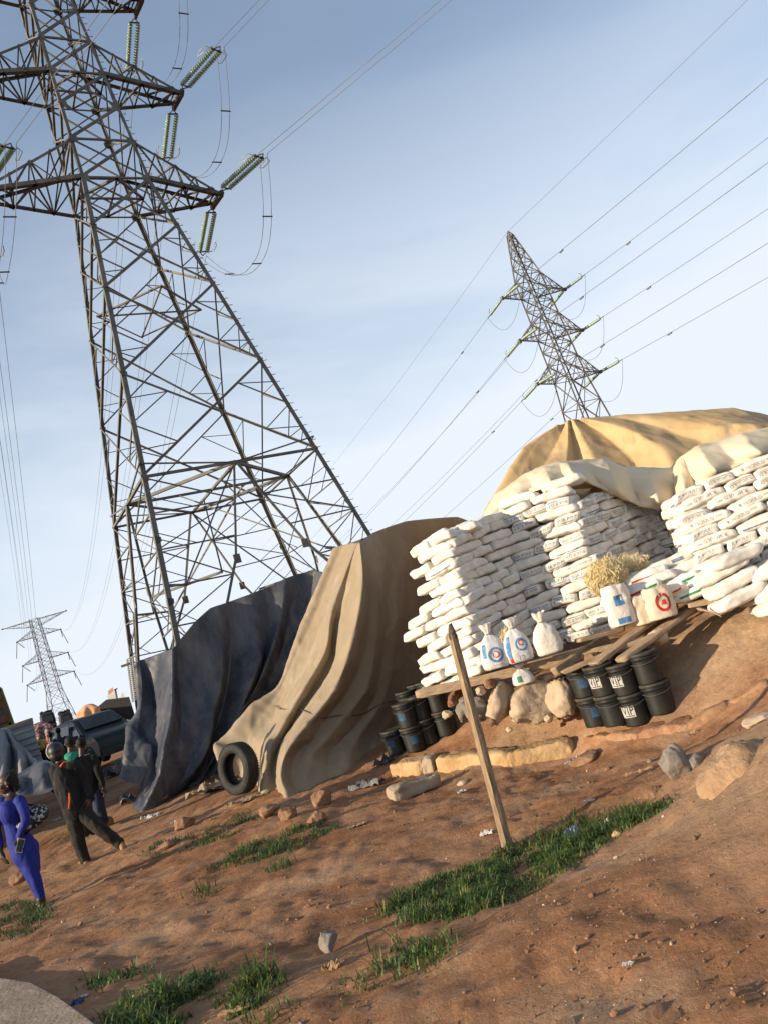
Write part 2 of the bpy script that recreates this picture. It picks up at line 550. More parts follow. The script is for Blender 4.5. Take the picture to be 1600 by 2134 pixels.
def near_pylon():
    T = Tower(-6.2051, 32.9987, 0.5273, -0.0522, -0.01, [(0, 5.0556), (24, 1.48), (35.07, 0.9523), (41, 0.62)])
    root = empty('lattice_pylon', T.P(0, 0, 0), 'tall lattice steel pylon nearest the camera, rising behind the two draped tarpaulins', 'pylon')
    o0 = root.location.copy()
    def V(v): return v - o0
    levels_hi = [24, 26.0, 27.85, 29.66, 31.5, 33.3, 35.07, 37.0, 39.0, 41.0]
    cx = T.P(0, 0, 20)
    for i in range(4):
        m = MB()
        zs = [-0.3, 24, 35.07, 41]
        for a, b_ in zip(zs, zs[1:]):
            pa, pb = T.K(i, a), T.K(i, b_)
            ia, ib = T.K(i + 1, a) - pa, T.K(i + 3, a) - pa
            m.angle(V(pa), V(pb), 0.18 if a < 24 else 0.14, ia, ib, 0.03)
        # step bolts up one leg
        if i in (1,):
            for k in range(90):
                z = 3 + k * 0.36
                pa = T.K(i, z)
                m.bar(V(pa), V(pa) + T.D(1, -0.2) * 0.16, 0.022)
        for z in levels_hi[:9] + [21.4, 18.2, 14.2, 9.7, 7.3, 5.0]:
            pa = V(T.K(i, z))
            pb = V(T.K(i, z + .4))
            e1 = (T.K(i + 1, z) - T.K(i, z)).normalized(); e2 = (T.K(i + 3, z) - T.K(i, z)).normalized()
            w = 0.38 if z in (24, 26, 27.85, 29.66, 35.07) else 0.26
            u = (pb - pa).normalized()
            for e in (e1, e2):
                q0 = pa + e * .02
                m.poly([q0 - u * w * .6, q0 + u * w * .6, q0 + e * w * .8 + u * w * .35, q0 + e * w * .8 - u * w * .35], [(0, 1, 2, 3)])
        m.build('leg', STEEL, root)
    br = MB()
    def member(a, b_, w, i):
        n1 = T.D(*((0, 1), (-1, 0), (0, -1), (1, 0))[i % 4])    # inward
        up = Vector((0, 0, 1))
        br.angle(V(a), V(b_), w * .6, up, n1, max(0.012, w * .12))
    for i in range(4):
        # upper cage: single heavy diagonals plus lighter counter diagonals
        for k in range(len(levels_hi) - 1):
            a, b_ = levels_hi[k], levels_hi[k + 1]
            member(T.K(i, a), T.K(i + 1, b_), 0.17, i)
            member(T.K(i, b_), T.K(i + 1, a), 0.10, i)
        for z in (24, 26, 29.66, 31.5, 35.07, 37.0):
            member(T.K(i, z), T.K(i + 1, z), 0.13, i)
        # tapering body: three X panels
        zz = [24, 21.4, 18.2, 14.2, 9.75]
        for k in range(4):
            a, b_ = zz[k + 1], zz[k]
            A, B, C_, Dd = T.K(i, a), T.K(i + 1, a), T.K(i, b_), T.K(i + 1, b_)
            member(A, Dd, 0.17, i); member(B, C_, 0.11, i)
            X = lerp(A, Dd, T.half(a) / (T.half(a) + T.half(b_)))
            if k >= 0:
                mA, mB = T.K(i, (a + b_) / 2), T.K(i + 1, (a + b_) / 2)
                h1_, h2_ = lerp(A, X, .5), lerp(B, X, .5)
                t1_, t2_ = lerp(X, Dd, .5), lerp(X, C_, .5)
                member(mA, h1_, 0.075, i); member(mB, h2_, 0.075, i)
                member(mA, t2_, 0.075, i); member(mB, t1_, 0.075, i)
                if k >= 1:
                    q = T.K(i, a + (b_ - a) * .25); member(q, lerp(A, X, .28), .06, i); member(q, h1_, .055, i)
                    q = T.K(i + 1, a + (b_ - a) * .25); member(q, lerp(B, X, .28), .06, i); member(q, h2_, .055, i)
                    q = T.K(i, a + (b_ - a) * .75); member(q, t2_, .055, i)
                    q = T.K(i + 1, a + (b_ - a) * .75); member(q, t1_, .055, i)
        # waist ring and the big inverted V down to the feet
        zw = 9.75
        A, B = T.K(i, zw), T.K(i + 1, zw)
        mid = lerp(A, B, .5)
        member(A, mid, 0.17, i); member(mid, B, 0.17, i)
        member(A + Vector((0, 0, .55)), mid + Vector((0, 0, .0)), 0.09, i)
        member(B + Vector((0, 0, .55)), mid + Vector((0, 0, .0)), 0.09, i)
        for ii, sgn in ((i, 1), (i + 1, -1)):
            foot = T.K(ii, -0.2)
            kn = lerp(mid, foot, .38) + (mid - T.K(ii, zw)).normalized() * .55 + (T.P(0, 0, 8) - mid).normalized() * 0.0
            member(mid, kn, 0.17, i); member(kn, foot, 0.17, i)
            br.box(V(kn), (0.26, 0.02, 0.34) if i % 2 == 0 else (0.02, 0.26, 0.34), 0, Matrix.Rotation(T.th, 3, 'Z'))
            prev = None
            for k, z in enumerate((8.3, 6.9, 5.5, 4.1, 2.7, 1.4)):
                L_ = T.K(ii, z)
                tt = (zw - z) / zw
                q = lerp(mid, kn, tt / .38) if tt < .38 else lerp(kn, foot, (tt - .38) / .62)
                member(L_, q, 0.085, i)
                if prev is not None:
                    if k % 2: member(prev[1], L_, 0.075, i)
                    else: member(prev[0], q, 0.075, i)
                else: member(T.K(ii, zw), q, .08, i)
                member(lerp(L_, q, .5), T.K(ii, z + .7), .05, i)
                prev = (L_, q)
    # horizontal plan bracing
    for z, w in ((9.75, .12), (24, .1), (18.2, .07), (29.66, .09)):
        mids = [lerp(T.K(i, z), T.K(i + 1, z), .5) for i in range(4)]
        for i in range(4):
            br.angle(V(mids[i]), V(mids[(i + 1) % 4]), w, (0, 0, 1), T.P(0, 0, z) - mids[i], .014)
        br.angle(V(mids[0]), V(mids[2]), w * .8, (0, 0, 1), T.D(1, 0), .012)
        br.angle(V(mids[1]), V(mids[3]), w * .8, (0, 0, 1), T.D(0, 1), .012)
    # inner hip bracing between the inverted Vs
    mids = [lerp(T.K(i, 9.75), T.K(i + 1, 9.75), .5) for i in range(4)]
    kns = []
    for i in range(4):
        for ii in (i, i + 1):
            kns.append((i, ii, lerp(mids[i], T.K(ii, -.2), .42)))
    for i in range(4):
        a = [k for k in kns if k[1] % 4 == i]
        br.angle(V(a[0][2]), V(a[1][2]), .09, (0, 0, 1), T.P(0, 0, 5) - a[0][2], .014)
        mm = lerp(a[0][2], a[1][2], .5)
        br.angle(V(mm), V(T.K(i, 5.6)), .07, (0, 0, 1), T.D(1, 1), .012)
        br.angle(V(a[0][2]), V(lerp(mids[(i + 2) % 4], T.P(0, 0, 9.75), .6)), .06, (0, 0, 1), T.D(1, 0), .012)
        br.angle(V(mm), V(mids[i]), .06, (0, 0, 1), T.D(1, 0), .012)
        # second tier near the ground
        b0, b1 = lerp(mids[i], T.K(i, -.2), .72), lerp(mids[(i + 3) % 4], T.K(i, -.2), .72)
        br.angle(V(b0), V(b1), .07, (0, 0, 1), T.D(1, 0), .012)
        br.angle(V(b0), V(a[1][2]), .05, (0, 0, 1), T.D(1, 0), .012)
    br.build('body_bracing', STEEL, root)
    # crossarms
    tips = {}
    for zl, zu, La0 in ((24, 26.0, 5.07), (29.66, 31.5, 4.94), (35.07, 37.0, 4.65)):
        for sg in (-1, 1):
            m = MB()
            La = La0 * (1.06 if sg < 0 else 1)
            t_n, t_f = T.P(sg * La, -.42, zl), T.P(sg * (La - .15), .42, zl)
            tips[(zl, sg)] = (t_n, t_f)
            for row, (iy, tip) in enumerate((((-1), t_n), ((1), t_f))):
                h0, h1_ = T.half(zl), T.half(zu)
                lo, hi = T.P(sg * h0, iy * h0, zl), T.P(sg * h1_, iy * h1_, zu)
                m.angle(V(lo), V(tip), .19, (0, 0, 1), T.D(0, -iy), .025)
                tu = tip + Vector((0, 0, .12))
                m.angle(V(hi), V(tu), .12, (0, 0, -1), T.D(0, -iy), .016)
                for k in range(4):
                    a, b_ = k / 4.4, (k + 1) / 4.4
                    m.angle(V(lerp(lo, tip, b_)), V(lerp(hi, tu, b_)), .07, T.D(sg, 0), T.D(0, -iy), .01)
                    if k % 2 == 0: m.angle(V(lerp(lo, tip, b_)), V(lerp(hi, tu, a)), .07, T.D(sg, 0), T.D(0, -iy), .01)
                    else: m.angle(V(lerp(lo, tip, a)), V(lerp(hi, tu, b_)), .07, T.D(sg, 0), T.D(0, -iy), .01)
            h0, h1_ = T.half(zl), T.half(zu)
            for (z, hh, tz) in ((zl, h0, 0), (zu, h1_, .12)):
                A0, A1 = T.P(sg * hh, -hh, z), T.P(sg * hh, hh, z)
                for k in range(4):
                    a, b_ = k / 4.4, (k + 1) / 4.4
                    p0, p1 = lerp(A0, t_n, a), lerp(A1, t_f, a)
                    q0, q1 = lerp(A0, t_n, b_), lerp(A1, t_f, b_)
                    zz_ = lambda v, t: Vector((v.x, v.y, lerp(z, zl + tz, t)))
                    if k % 2 == 0: m.angle(V(zz_(p0, a)), V(zz_(q1, b_)), .075, (0, 0, 1), T.D(sg, 0), .01)
                    else: m.angle(V(zz_(p1, a)), V(zz_(q0, b_)), .075, (0, 0, 1), T.D(sg, 0), .01)
                    m.angle(V(zz_(q0, b_)), V(zz_(q1, b_)), .06, (0, 0, 1), T.D(sg, 0), .01)
            m.bar(V(t_n), V(t_f), .2, .26)
            m.bar(V(t_n) - Vector((0, 0, .08)), V(t_n) + T.D(0, -.25), .16, .2)
            m.bar(V(t_f) - Vector((0, 0, .08)), V(t_f) + T.D(0, .25), .16, .2)
            m.build('crossarm', STEELD, root)
    return T, tips

T1, TIPS = near_pylon()
# line direction: local -y comes towards the camera and to the right
FAR_TOP = {}
def near_wires():
    side_word = {1: 'right', -1: 'left'}
    lvl_word = {24: 'lowest', 29.66: 'middle', 35.07: 'top'}
    for (zl, sg), (tn, tf) in TIPS.items():
        where = '%s %s crossarm of the near pylon' % (lvl_word[zl], side_word[sg])
        dn = (T1.D(0.30, -1).normalized() + Vector((0, 0, -.10))).normalized()
        L_ = at(*{(24, 1): (152, 1392, 228), (29.66, 1): (136, 1352, 228), (35.07, 1): (122, 1313, 228), (24, -1): (64, 1420, 232), (29.66, -1): (54, 1380, 232), (35.07, -1): (44, 1340, 232)}[(zl, sg)])
        df = ((L_ - tf).normalized() + Vector((0, 0, -.16))).normalized()
        qn, qf = tn + T1.D(0, -.3) + dn * 3.3, tf + T1.D(0, .3) + df * 3.3
        insulator_pair('insulator_string', tn + T1.D(0, -.3), qn, T1.D(1, 0.2), 'green glass insulator string, camera side, ' + where, 'insulator strings of the near pylon', 18, .125)
        insulator_pair('insulator_string', tf + T1.D(0, .3), qf, T1.D(1, 0), 'green glass insulator string, far side, ' + where, 'insulator strings of the near pylon', 18, .125)
        def twin(name, lab, cat, grp, org, path, r):
            root = empty(name, org, lab, cat, grp)
            for s_ in (-1, 1):
                o_ = T1.D(s_ * .2, 0) - org
                MB().tube([p + o_ for p in path], r, 5).build('strand', WIRE, root)
            return root
        twin('power_line', 'twin conductor running towards the camera, ' + where, 'power line', 'conductors of the near pylon', qn, sag(qn, qn + dn * 75 + Vector((0, 0, 1.5)), 1.2, 20), .012)
        twin('power_line', 'twin conductor sagging away behind, ' + where, 'power line', 'conductors of the near pylon', qf, sag(qf, L_, 9.5, 40), .013)
        pts = []
        for k in range(21):
            t = k / 20
            pts.append(lerp(qn, qf, t) - Vector((0, 0, 3.0 * (1 - abs(2 * t - 1) ** 2.3))) + T1.D(sg * .5, 0) * math.sin(math.pi * t))
        jr = twin('jumper_cable', 'twin jumper cable looping under ' + where, 'cable', 'jumper loops of the near pylon', qn, pts, .013)
        for k in (4, 10, 16):
            MB().bar(pts[k] - qn - T1.D(.25, 0), pts[k] - qn + T1.D(.25, 0), .045).build('spacer', STEELD, jr)
near_wires()

def small_pylon(T, peak, arms, arm_len, fine, root, w, matl):
    """a distant pylon: legs, bracing and crossarms in real members"""
    o0 = root.location.copy()
    V = lambda v: v - o0
    zt = T.prof[-1][0]
    for i in range(4):
        m = MB()
        for (a, _), (b_, _) in zip(T.prof, T.prof[1:]):
            m.bar(V(T.K(i, a)), V(T.K(i, b_)), w * 1.6)
        m.build('leg', matl, root)
    br = MB()
    for i in range(4):
        for k, (a, b_) in enumerate(zip(fine, fine[1:])):
            br.bar(V(T.K(i, a)), V(T.K(i + 1, b_)), w)
            br.bar(V(T.K(i, b_)), V(T.K(i + 1, a)), w * .75)
            br.bar(V(T.K(i, b_)), V(T.K(i + 1, b_)), w * .75)
            if b_ - a > 4:
                zm = (a + b_) / 2
                X = lerp(T.K(i, a), T.K(i + 1, b_), T.half(a) / (T.half(a) + T.half(b_)))
                br.bar(V(T.K(i, zm)), V(lerp(T.K(i, a), X, .5)), w * .6)
                br.bar(V(T.K(i + 1, zm)), V(lerp(T.K(i + 1, a), X, .5)), w * .6)
    br.build('body_bracing', matl, root)
    for (z, zu, Ls) in arms:
        for sg in (-1, 1):
            m = MB()
            h0, h1_ = T.half(z), T.half(zu)
            tip = T.P(sg * Ls, 0, z)
            for iy in (-1, 1):
                lo, hi = T.P(sg * h0, iy * h0, z), T.P(sg * h1_, iy * h1_, zu)
                m.bar(V(lo), V(tip), w * 1.3); m.bar(V(hi), V(tip), w)
                for t in (.3, .6, .82):
                    m.bar(V(lerp(lo, tip, t)), V(lerp(hi, tip, t)), w * .6)
                    m.bar(V(lerp(lo, tip, t)), V(lerp(hi, tip, t - .25)), w * .6)
            for (zz_, hh) in ((z, h0), (zu, h1_)):
                A0, A1 = T.P(sg * hh, -hh, zz_), T.P(sg * hh, hh, zz_)
                for t in (.25, .5, .75):
                    m.bar(V(lerp(A0, tip, t)), V(lerp(A1, tip, t)), w * .6)
                    m.bar(V(lerp(A0, tip, t)), V(lerp(A1, tip, t - .25)), w * .6)
            m.box(V(tip), (w * 4, w * 4, w * 4), 0, Matrix.Rotation(T.th, 3, 'Z'))
            m.build('crossarm', matl, root)
    if peak:
        m = MB()
        p = T.P(0, 0, peak)
        for i in range(4): m.bar(V(T.K(i, zt)), V(p), w * 1.2)
        m.build('peak', matl, root)

def right_pylon():
    q = (21.405, 72.793, .397, 1.082, .012, .076, -.027, .073)
    zs = [(0, 1.082 + .076 * 20), (20, 1.082), (31.2, 1.082 - .012 * 11.2), (36.2, .22)]
    T = Tower(q[0], q[1], q[2], q[6], q[7], zs)
    root = empty('lattice_pylon', T.P(0, 0, 0), 'slim lattice pylon with three crossarms standing behind the yellow canvas heap', 'pylon')
    arms = [(20, 21.9, 3.74), (24.68, 26.6, 3.74), (29.38, 31.2, 3.74)]
    small_pylon(T, 36.7, arms, 3.74, [0, 5, 9.5, 13.5, 17, 20, 21.9, 23.3, 24.68, 26.6, 28, 29.38, 31.2, 32.6, 34, 35.2, 36.2], root, .075, STEEL)
    for z, _, La in arms:
        for sg in (-1, 1):
            tip = T.P(sg * La, 0, z)
            word = ('lowest', 'middle', 'top')[[20, 24.68, 29.38].index(z)] + (' right' if sg > 0 else ' left') + ' crossarm of the right pylon'
            dn = (T.D(.10, -1).normalized() + Vector((0, 0, -.05))).normalized()
            df = (T.D(-.08, 1).normalized() + Vector((0, 0, -.16))).normalized()
            qn, qf = tip + dn * 3.1, tip + df * 3.1
            for dq, q_, w_ in ((dn, qn, 'near side'), (df, qf, 'far side')):
                root_i = empty('insulator_string', tip, 'thin insulator string, %s, ' % w_ + word, 'insulator', 'insulator strings of the right pylon')
                m = MB()
                M = dq.to_track_quat('Z', 'Y').to_matrix().to_4x4()
                pr = []
                for k in range(18):
                    zz_ = .35 + 2.3 * k / 18
                    pr += [(.03, zz_), (.15, zz_ + .05), (.04, zz_ + .1)]
                m.lathe(pr, 8, 0, M); m.build('glass_string', GLASSI, root_i)
                m = MB(); m.bar((0, 0, 0), dq * .36, .06); m.bar(dq * 2.6, dq * 3.1, .07)
                w2 = T.D(1, 0) * .2
                m.tube([dq * 2.65, dq * 2.6 + Vector((0, 0, .35)), dq * 2.35 + Vector((0, 0, .5))], .025, 5)
                m.build('arcing_horn', STEELD, root_i)
            m = MB(); m.tube(sag(qn, qn + dn * 95 + Vector((0, 0, 3.2)), 1.0, 20), .022, 5)
            bb = qn + dn * 6; m.box(bb - Vector((0, 0, .1)), (.5, .12, .12), 0, Matrix.Rotation(T.th + 1.57, 3, 'Z'))
            tag(rebase(m.build('power_line', WIRE), qn), 'conductor crossing the upper right sky from the ' + word, 'power line', 'conductors of the right pylon')
            m = MB(); m.tube(sag(qf, qf + T.D(-.06, 1).normalized() * 230 + Vector((0, 0, -4)), 7.5, 40), .020, 5)
            bb = qf + df * 6; m.box(bb, (.5, .12, .12), 0, Matrix.Rotation(T.th + 1.57, 3, 'Z'))
            tag(rebase(m.build('power_line', WIRE), qf), 'conductor dropping away leftwards from the ' + word, 'power line', 'conductors of the right pylon')
            m = MB()
            m.tube([lerp(qn, qf, k / 16) - Vector((0, 0, 2.7 * (1 - abs(k / 8 - 1) ** 2.2))) + T.D(sg * .4, 0) * math.sin(math.pi * k / 16) for k in range(17)], .020, 5)
            tag(rebase(m.build('jumper_cable', WIRE), qn), 'thin jumper cable looping below the ' + word, 'cable', 'jumper loops of the right pylon')
    p = T.P(0, 0, 36.7)
    m = MB()
    d0 = T.D(.1, -1).normalized(); d1 = T.D(-.06, 1).normalized()
    m.tube(sag(p + d0 * 95 + Vector((0, 0, -1.5)), p, .8, 16) + sag(p, p + d1 * 230 + Vector((0, 0, -6)), 5, 30)[1:], .014, 5)
    tag(rebase(m.build('power_line', WIRE), p), 'thin earth wire over the peak of the slim right pylon', 'power line', 'conductors of the right pylon')
right_pylon()

def left_pylon():
    base = at(131, 1500, 230)
    top = at(72, 1290, 230)
    zt = top.z
    tx = (top.x - base.x) / (top.z - base.z); ty = 0
    # tower model: base half 4.6, cage half 1.45
    T = Tower(base.x - tx * base.z, 230, 0.15, tx, ty, [(0, 4.2), (zt * .42, 1.8), (zt * .98, 1.2), (zt, 1.15)])
    root = empty('lattice_pylon', T.P(0, 0, 0), 'small far lattice pylon with a wide flat top at the left', 'pylon')
    px = 230 / FPX
    z1, z2, z3 = at(92, 1418, 230).z, at(82, 1378, 230).z, at(78, 1326, 230).z
    arms = [(zt - .3, zt - 2.2, 9.2), (z3, z3 + 2.0, 6.3), (z2, z2 + 2.0, 6.5), (z1, z1 + 2.0, 6.7)]
    fine = list(np.linspace(0, zt * .42, 5)) + list(np.linspace(zt * .42, zt, 12))[1:]
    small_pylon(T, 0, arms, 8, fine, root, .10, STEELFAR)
    for z, _, La in arms[1:]:
        for sg in (-1, 1):
            tip = T.P(sg * La, 0, z)
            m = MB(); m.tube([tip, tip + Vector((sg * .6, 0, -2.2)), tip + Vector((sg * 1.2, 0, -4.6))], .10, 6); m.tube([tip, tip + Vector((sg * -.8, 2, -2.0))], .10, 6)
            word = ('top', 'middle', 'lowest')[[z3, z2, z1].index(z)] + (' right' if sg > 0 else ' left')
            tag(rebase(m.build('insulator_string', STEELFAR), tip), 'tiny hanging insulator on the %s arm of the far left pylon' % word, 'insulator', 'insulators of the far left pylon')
left_pylon()
# ------------------------------------------------------------------ draped tarpaulins
def crv(P, n, cyc=False):
    """Catmull-Rom resample of points (numpy k x 3), n samples per span"""
    P = np.asarray(P, float)
    k = len(P)
    outp = []
    for i in range(k if cyc else k - 1):
        p0 = P[(i - 1) % k] if cyc or i > 0 else 2 * P[0] - P[1]
        p1 = P[i]; p2 = P[(i + 1) % k]
        p3 = P[(i + 2) % k] if cyc or i + 2 < k else 2 * P[-1] - P[-2]
        for j in range(n):
            t = j / n
            outp.append(0.5 * (2 * p1 + (p2 - p0) * t + (2 * p0 - 5 * p1 + 4 * p2 - p3) * t * t + (3 * p1 - p0 - 3 * p2 + p3) * t ** 3))
    if not cyc: outp.append(P[-1])
    return np.array(outp)

def resample(P, n):
    Q = crv(P, 8)
    s = np.concatenate([[0], np.cumsum(np.linalg.norm(np.diff(Q, axis=0), axis=1))])
    t = np.linspace(0, s[-1], n)
    return np.stack([np.interp(t, s, Q[:, k]) for k in range(3)], 1)

def loft(name, lines, mats, nv=90, nu=9, wr=0.03, seed=0, back=None, fine=0.006, sharp=0.0, wscale=1.0):
    """lines: world polylines from top to bottom, neighbours alternate ridge and valley"""
    lines = [np.asarray(l, float) for l in lines]
    if back:                                                      # the sheet carries on round the far side of the heap
        c0 = sum(l.mean(0) for l in lines) / len(lines)
        vd = np.array([c0[0] / c0[1], 1.0, 0.0]) * back               # straight away from where we stand
        sh = lambda l, f, k: l + vd * f + np.array([(c0[0] - l[:, 0].mean()) * k, 0, -.03])
        lines = [sh(lines[0], 1.0, .25), sh(lines[0], .55, .03)] + lines + [sh(lines[-1], .55, .03), sh(lines[-1], 1.0, .25)]
    G = np.stack([resample(l, nv) for l in lines], 0)             # lines x nv x 3
    A = np.stack([crv(G[:, j], nu) for j in range(nv)], 1)         # u x nv x 3
    if sharp:                                                      # taut cloth between crisp fold lines
        ku = G.shape[0]
        t_ = np.linspace(0, ku - 1, A.shape[0]); i0 = np.minimum(t_.astype(int), ku - 2); fr = (t_ - i0)[:, None, None]
        A = A * (1 - sharp) + sharp * (G[i0] * (1 - fr) + G[i0 + 1] * fr)
    nu_ = A.shape[0]
    # wrinkles along the surface normal
    du = np.gradient(A, axis=0); dv = np.gradient(A, axis=1)
    nn = np.cross(du, dv); nn /= np.linalg.norm(nn, axis=2, keepdims=True) + 1e-9
    s = np.sign((nn[..., 1]).mean()); nn = nn * (-s)               # towards the camera side
    for i in range(nu_):
        for j in range(nv):
            p = A[i, j]
            q = Vector((p[0], p[1], p[2])) * wscale
            v = j / (nv - 1)
            a = noise.noise(Vector((i * .09 + seed, v * 2.2, seed)))
            b_ = abs(noise.noise(Vector((q.x * 2.2 + seed, q.y * 2.2, q.z * 1.1)))) * 2 - .5
            c = 1 - abs(noise.noise(Vector((q.x * 4 + q.z * 2.0, q.y * 4 + seed, q.z * 3.1 - q.x)))) * 2.2
            d = noise.noise(q * 9 + Vector((seed, 0, 0)))
            k1 = 1 - abs(noise.noise(Vector((q.x * 1.7 - q.z * 1.3 + seed, q.y * 1.5, q.z * .8 + q.x * .7)))) * 3.2
            k2 = 1 - abs(noise.noise(Vector((q.x * 3.3 + q.z * 2.6, q.y * 2.5 + seed, q.z * 1.6 - q.x)))) * 3.6
            cr = max(0, k1) ** 2 * .9 + max(0, k2) ** 2 * .55
            A[i, j] += nn[i, j] * (wr * (.5 * a + .45 * b_ + .3 * max(0, c) * (.35 + v) + cr * (.45 + .75 * v)) + fine * d)
    m = MB()
    V = A.reshape(-1, 3).tolist()
    F_ = [(i * nv + j, (i + 1) * nv + j, (i + 1) * nv + j + 1, i * nv + j + 1) for i in range(nu_ - 1) for j in range(nv - 1)]
    m.poly(V, F_, 0, True)
    if back:
        B = np.stack([A[:, 0], A[:, 0] + vd * .35 + np.array([0, 0, .05]), A[:, 0] + vd * .7 + np.array([0, 0, -.06]), A[:, 0] + vd + np.array([0, 0, -.4])], 1)
        m.poly(B.reshape(-1, 3).tolist(), [(i * 4 + j, i * 4 + j + 1, (i + 1) * 4 + j + 1, (i + 1) * 4 + j) for i in range(nu_ - 1) for j in range(3)], 0, True)
    o = m.build(name, mats, weld=True)
    return o, A

def tarp_mat(name, c1, c2, dust, dpos=(0.5, 0.72), rough=0.62, sheen=0.0, dscale=1.3):
    m = mat(name, c1, rough, 0, .2, 1.2, 0.10, 160, col2=c2, spec=0.35, crease=(1.9, .35, .035))
    t = m.node_tree; b = t.nodes['Principled BSDF']
    src = b.inputs['Base Color'].links[0].from_socket
    c = t.nodes.new('ShaderNodeTexCoord'); mp_ = t.nodes.new('ShaderNodeMapping'); mp_.inputs['Scale'].default_value = (1.6, 1.6, .6)
    n = t.nodes.new('ShaderNodeTexNoise'); n.inputs['Scale'].default_value = dscale; n.inputs['Detail'].default_value = 9; n.inputs['Roughness'].default_value = .68
    r = t.nodes.new('ShaderNodeValToRGB'); r.color_ramp.elements[0].position, r.color_ramp.elements[1].position = dpos
    x = t.nodes.new('ShaderNodeMix'); x.data_type = 'RGBA'; x.inputs[7].default_value = (*dust, 1)
    t.links.new(c.outputs['Object'], mp_.inputs[0]); t.links.new(mp_.outputs[0], n.inputs[0]); t.links.new(n.outputs['Fac'], r.inputs[0])
    t.links.new(r.outputs[0], x.inputs[0]); t.links.new(src, x.inputs[6]); t.links.new(x.outputs[2], b.inputs['Base Color'])
    return m
T_DARK = tarp_mat('navy_tarpaulin', (0.018, 0.023, 0.040), (0.038, 0.045, 0.066), (0.135, 0.13, 0.13), (0.42, 0.78), 0.5)
T_BROWN = tarp_mat('brown_canvas', (0.235, 0.18, 0.12), (0.29, 0.23, 0.155), (0.36, 0.30, 0.22), (0.5, 0.8), 0.8)
T_YELLOW = tarp_mat('ochre_canvas', (0.44, 0.30, 0.145), (0.52, 0.375, 0.20), (0.25, 0.175, 0.115), (0.50, 0.66), 0.8)
T_CREAM = tarp_mat('cream_canvas', (0.58, 0.48, 0.33), (0.68, 0.58, 0.42), (0.42, 0.36, 0.25), (0.55, 0.7), 0.8)
T_GREY = tarp_mat('grey_tarpaulin', (0.10, 0.11, 0.13), (0.15, 0.16, 0.18), (0.24, 0.23, 0.21), (0.5, 0.8), 0.6)

def wl(pts, Yt, Yb, off=0.0, conv=None, hug=True):
    """pixel polyline -> world polyline, distance eased from Yt (top) to Yb (bottom)"""
    n = len(pts); o = []
    for k, (x, y) in enumerate(pts):
        px, py = conv(x, y) if conv else (x, y)
        v = k / (n - 1)
        e = v * v * (3 - 2 * v) * .5 + v * .5
        o.append(at(px, py, Yt + (Yb - Yt) * e + off * math.sin(math.pi * min(1, v * .85 + .08))))
    return np.array([tuple(p) for p in o])
cv2 = lambda x, y: (200 + x / 2.2857, 1050 + y / 2.2857)
def gY(x, y):
    return gpx(*cv2(x, y)).y

DARK = [
 (0, [(187, 765), (190, 880), (198, 975), (150, 1060), (140, 1150), (130, 1260), (115, 1310)]),
 (-.08, [(208, 745), (222, 880), (212, 1000), (190, 1130), (180, 1240), (165, 1330)]),
 (.22, [(222, 742), (270, 930), (285, 1000), (240, 1110), (270, 1170), (215, 1340)]),
 (-.15, [(290, 718), (297, 900), (295, 1050), (290, 1200), (265, 1350), (175, 1440)]),
 (-.12, [(365, 690), (368, 860), (360, 1010), (330, 1140), (300, 1300), (215, 1470)]),
 (.30, [(385, 668), (400, 860), (410, 1000), (400, 1130), (370, 1300), (270, 1455)]),
 (.2, [(470, 565), (500, 750), (490, 950), (470, 1130), (420, 1300), (330, 1430)]),
 (-.22, [(545, 498), (600, 700), (598, 860), (560, 1000), (540, 1150), (480, 1270), (380, 1400)]),
 (.2, [(640, 465), (640, 700), (620, 900), (575, 1060), (530, 1230), (440, 1365)]),
 (-.15, [(740, 428), (765, 640), (775, 760), (700, 960), (610, 1130), (530, 1270), (480, 1345)]),
 (.16, [(830, 392), (830, 600), (790, 800), (720, 970), (620, 1140), (560, 1240), (520, 1320)]),
 (-.14, [(905, 355), (885, 520), (840, 690), (770, 860), (680, 1010), (600, 1150), (570, 1290)]),
 (.14, [(960, 335), (930, 520), (880, 720), (800, 900), (720, 1030), (640, 1170), (600, 1290)]),
 (-.05, [(1040, 318), (1010, 500), (950, 700), (860, 880), (780, 1030), (690, 1180), (640, 1290)]),
 (.1, [(1078, 325), (1080, 500), (1060, 700), (1000, 880), (900, 1030), (800, 1180), (720, 1300)])]
ls = []
for off, pts in DARK:
    yb = min(gY(*pts[-1]), 14.6)
    yb = max(yb, 12.2)
    ls.append(wl(pts, yb + 1.2 + max(0, (len(ls) - 4)) * .13, yb + max(0, len(ls) - 4) * .07, off * .75, cv2))
o, A_dark = loft('tarpaulin', ls, T_DARK, 130, 11, .020, 3.0, back=3.0, sharp=.7)
tag(rebase(o, (-4.2, 14, 0)), 'dark navy tarpaulin draped over a tall heap below the near pylon', 'tarpaulin')

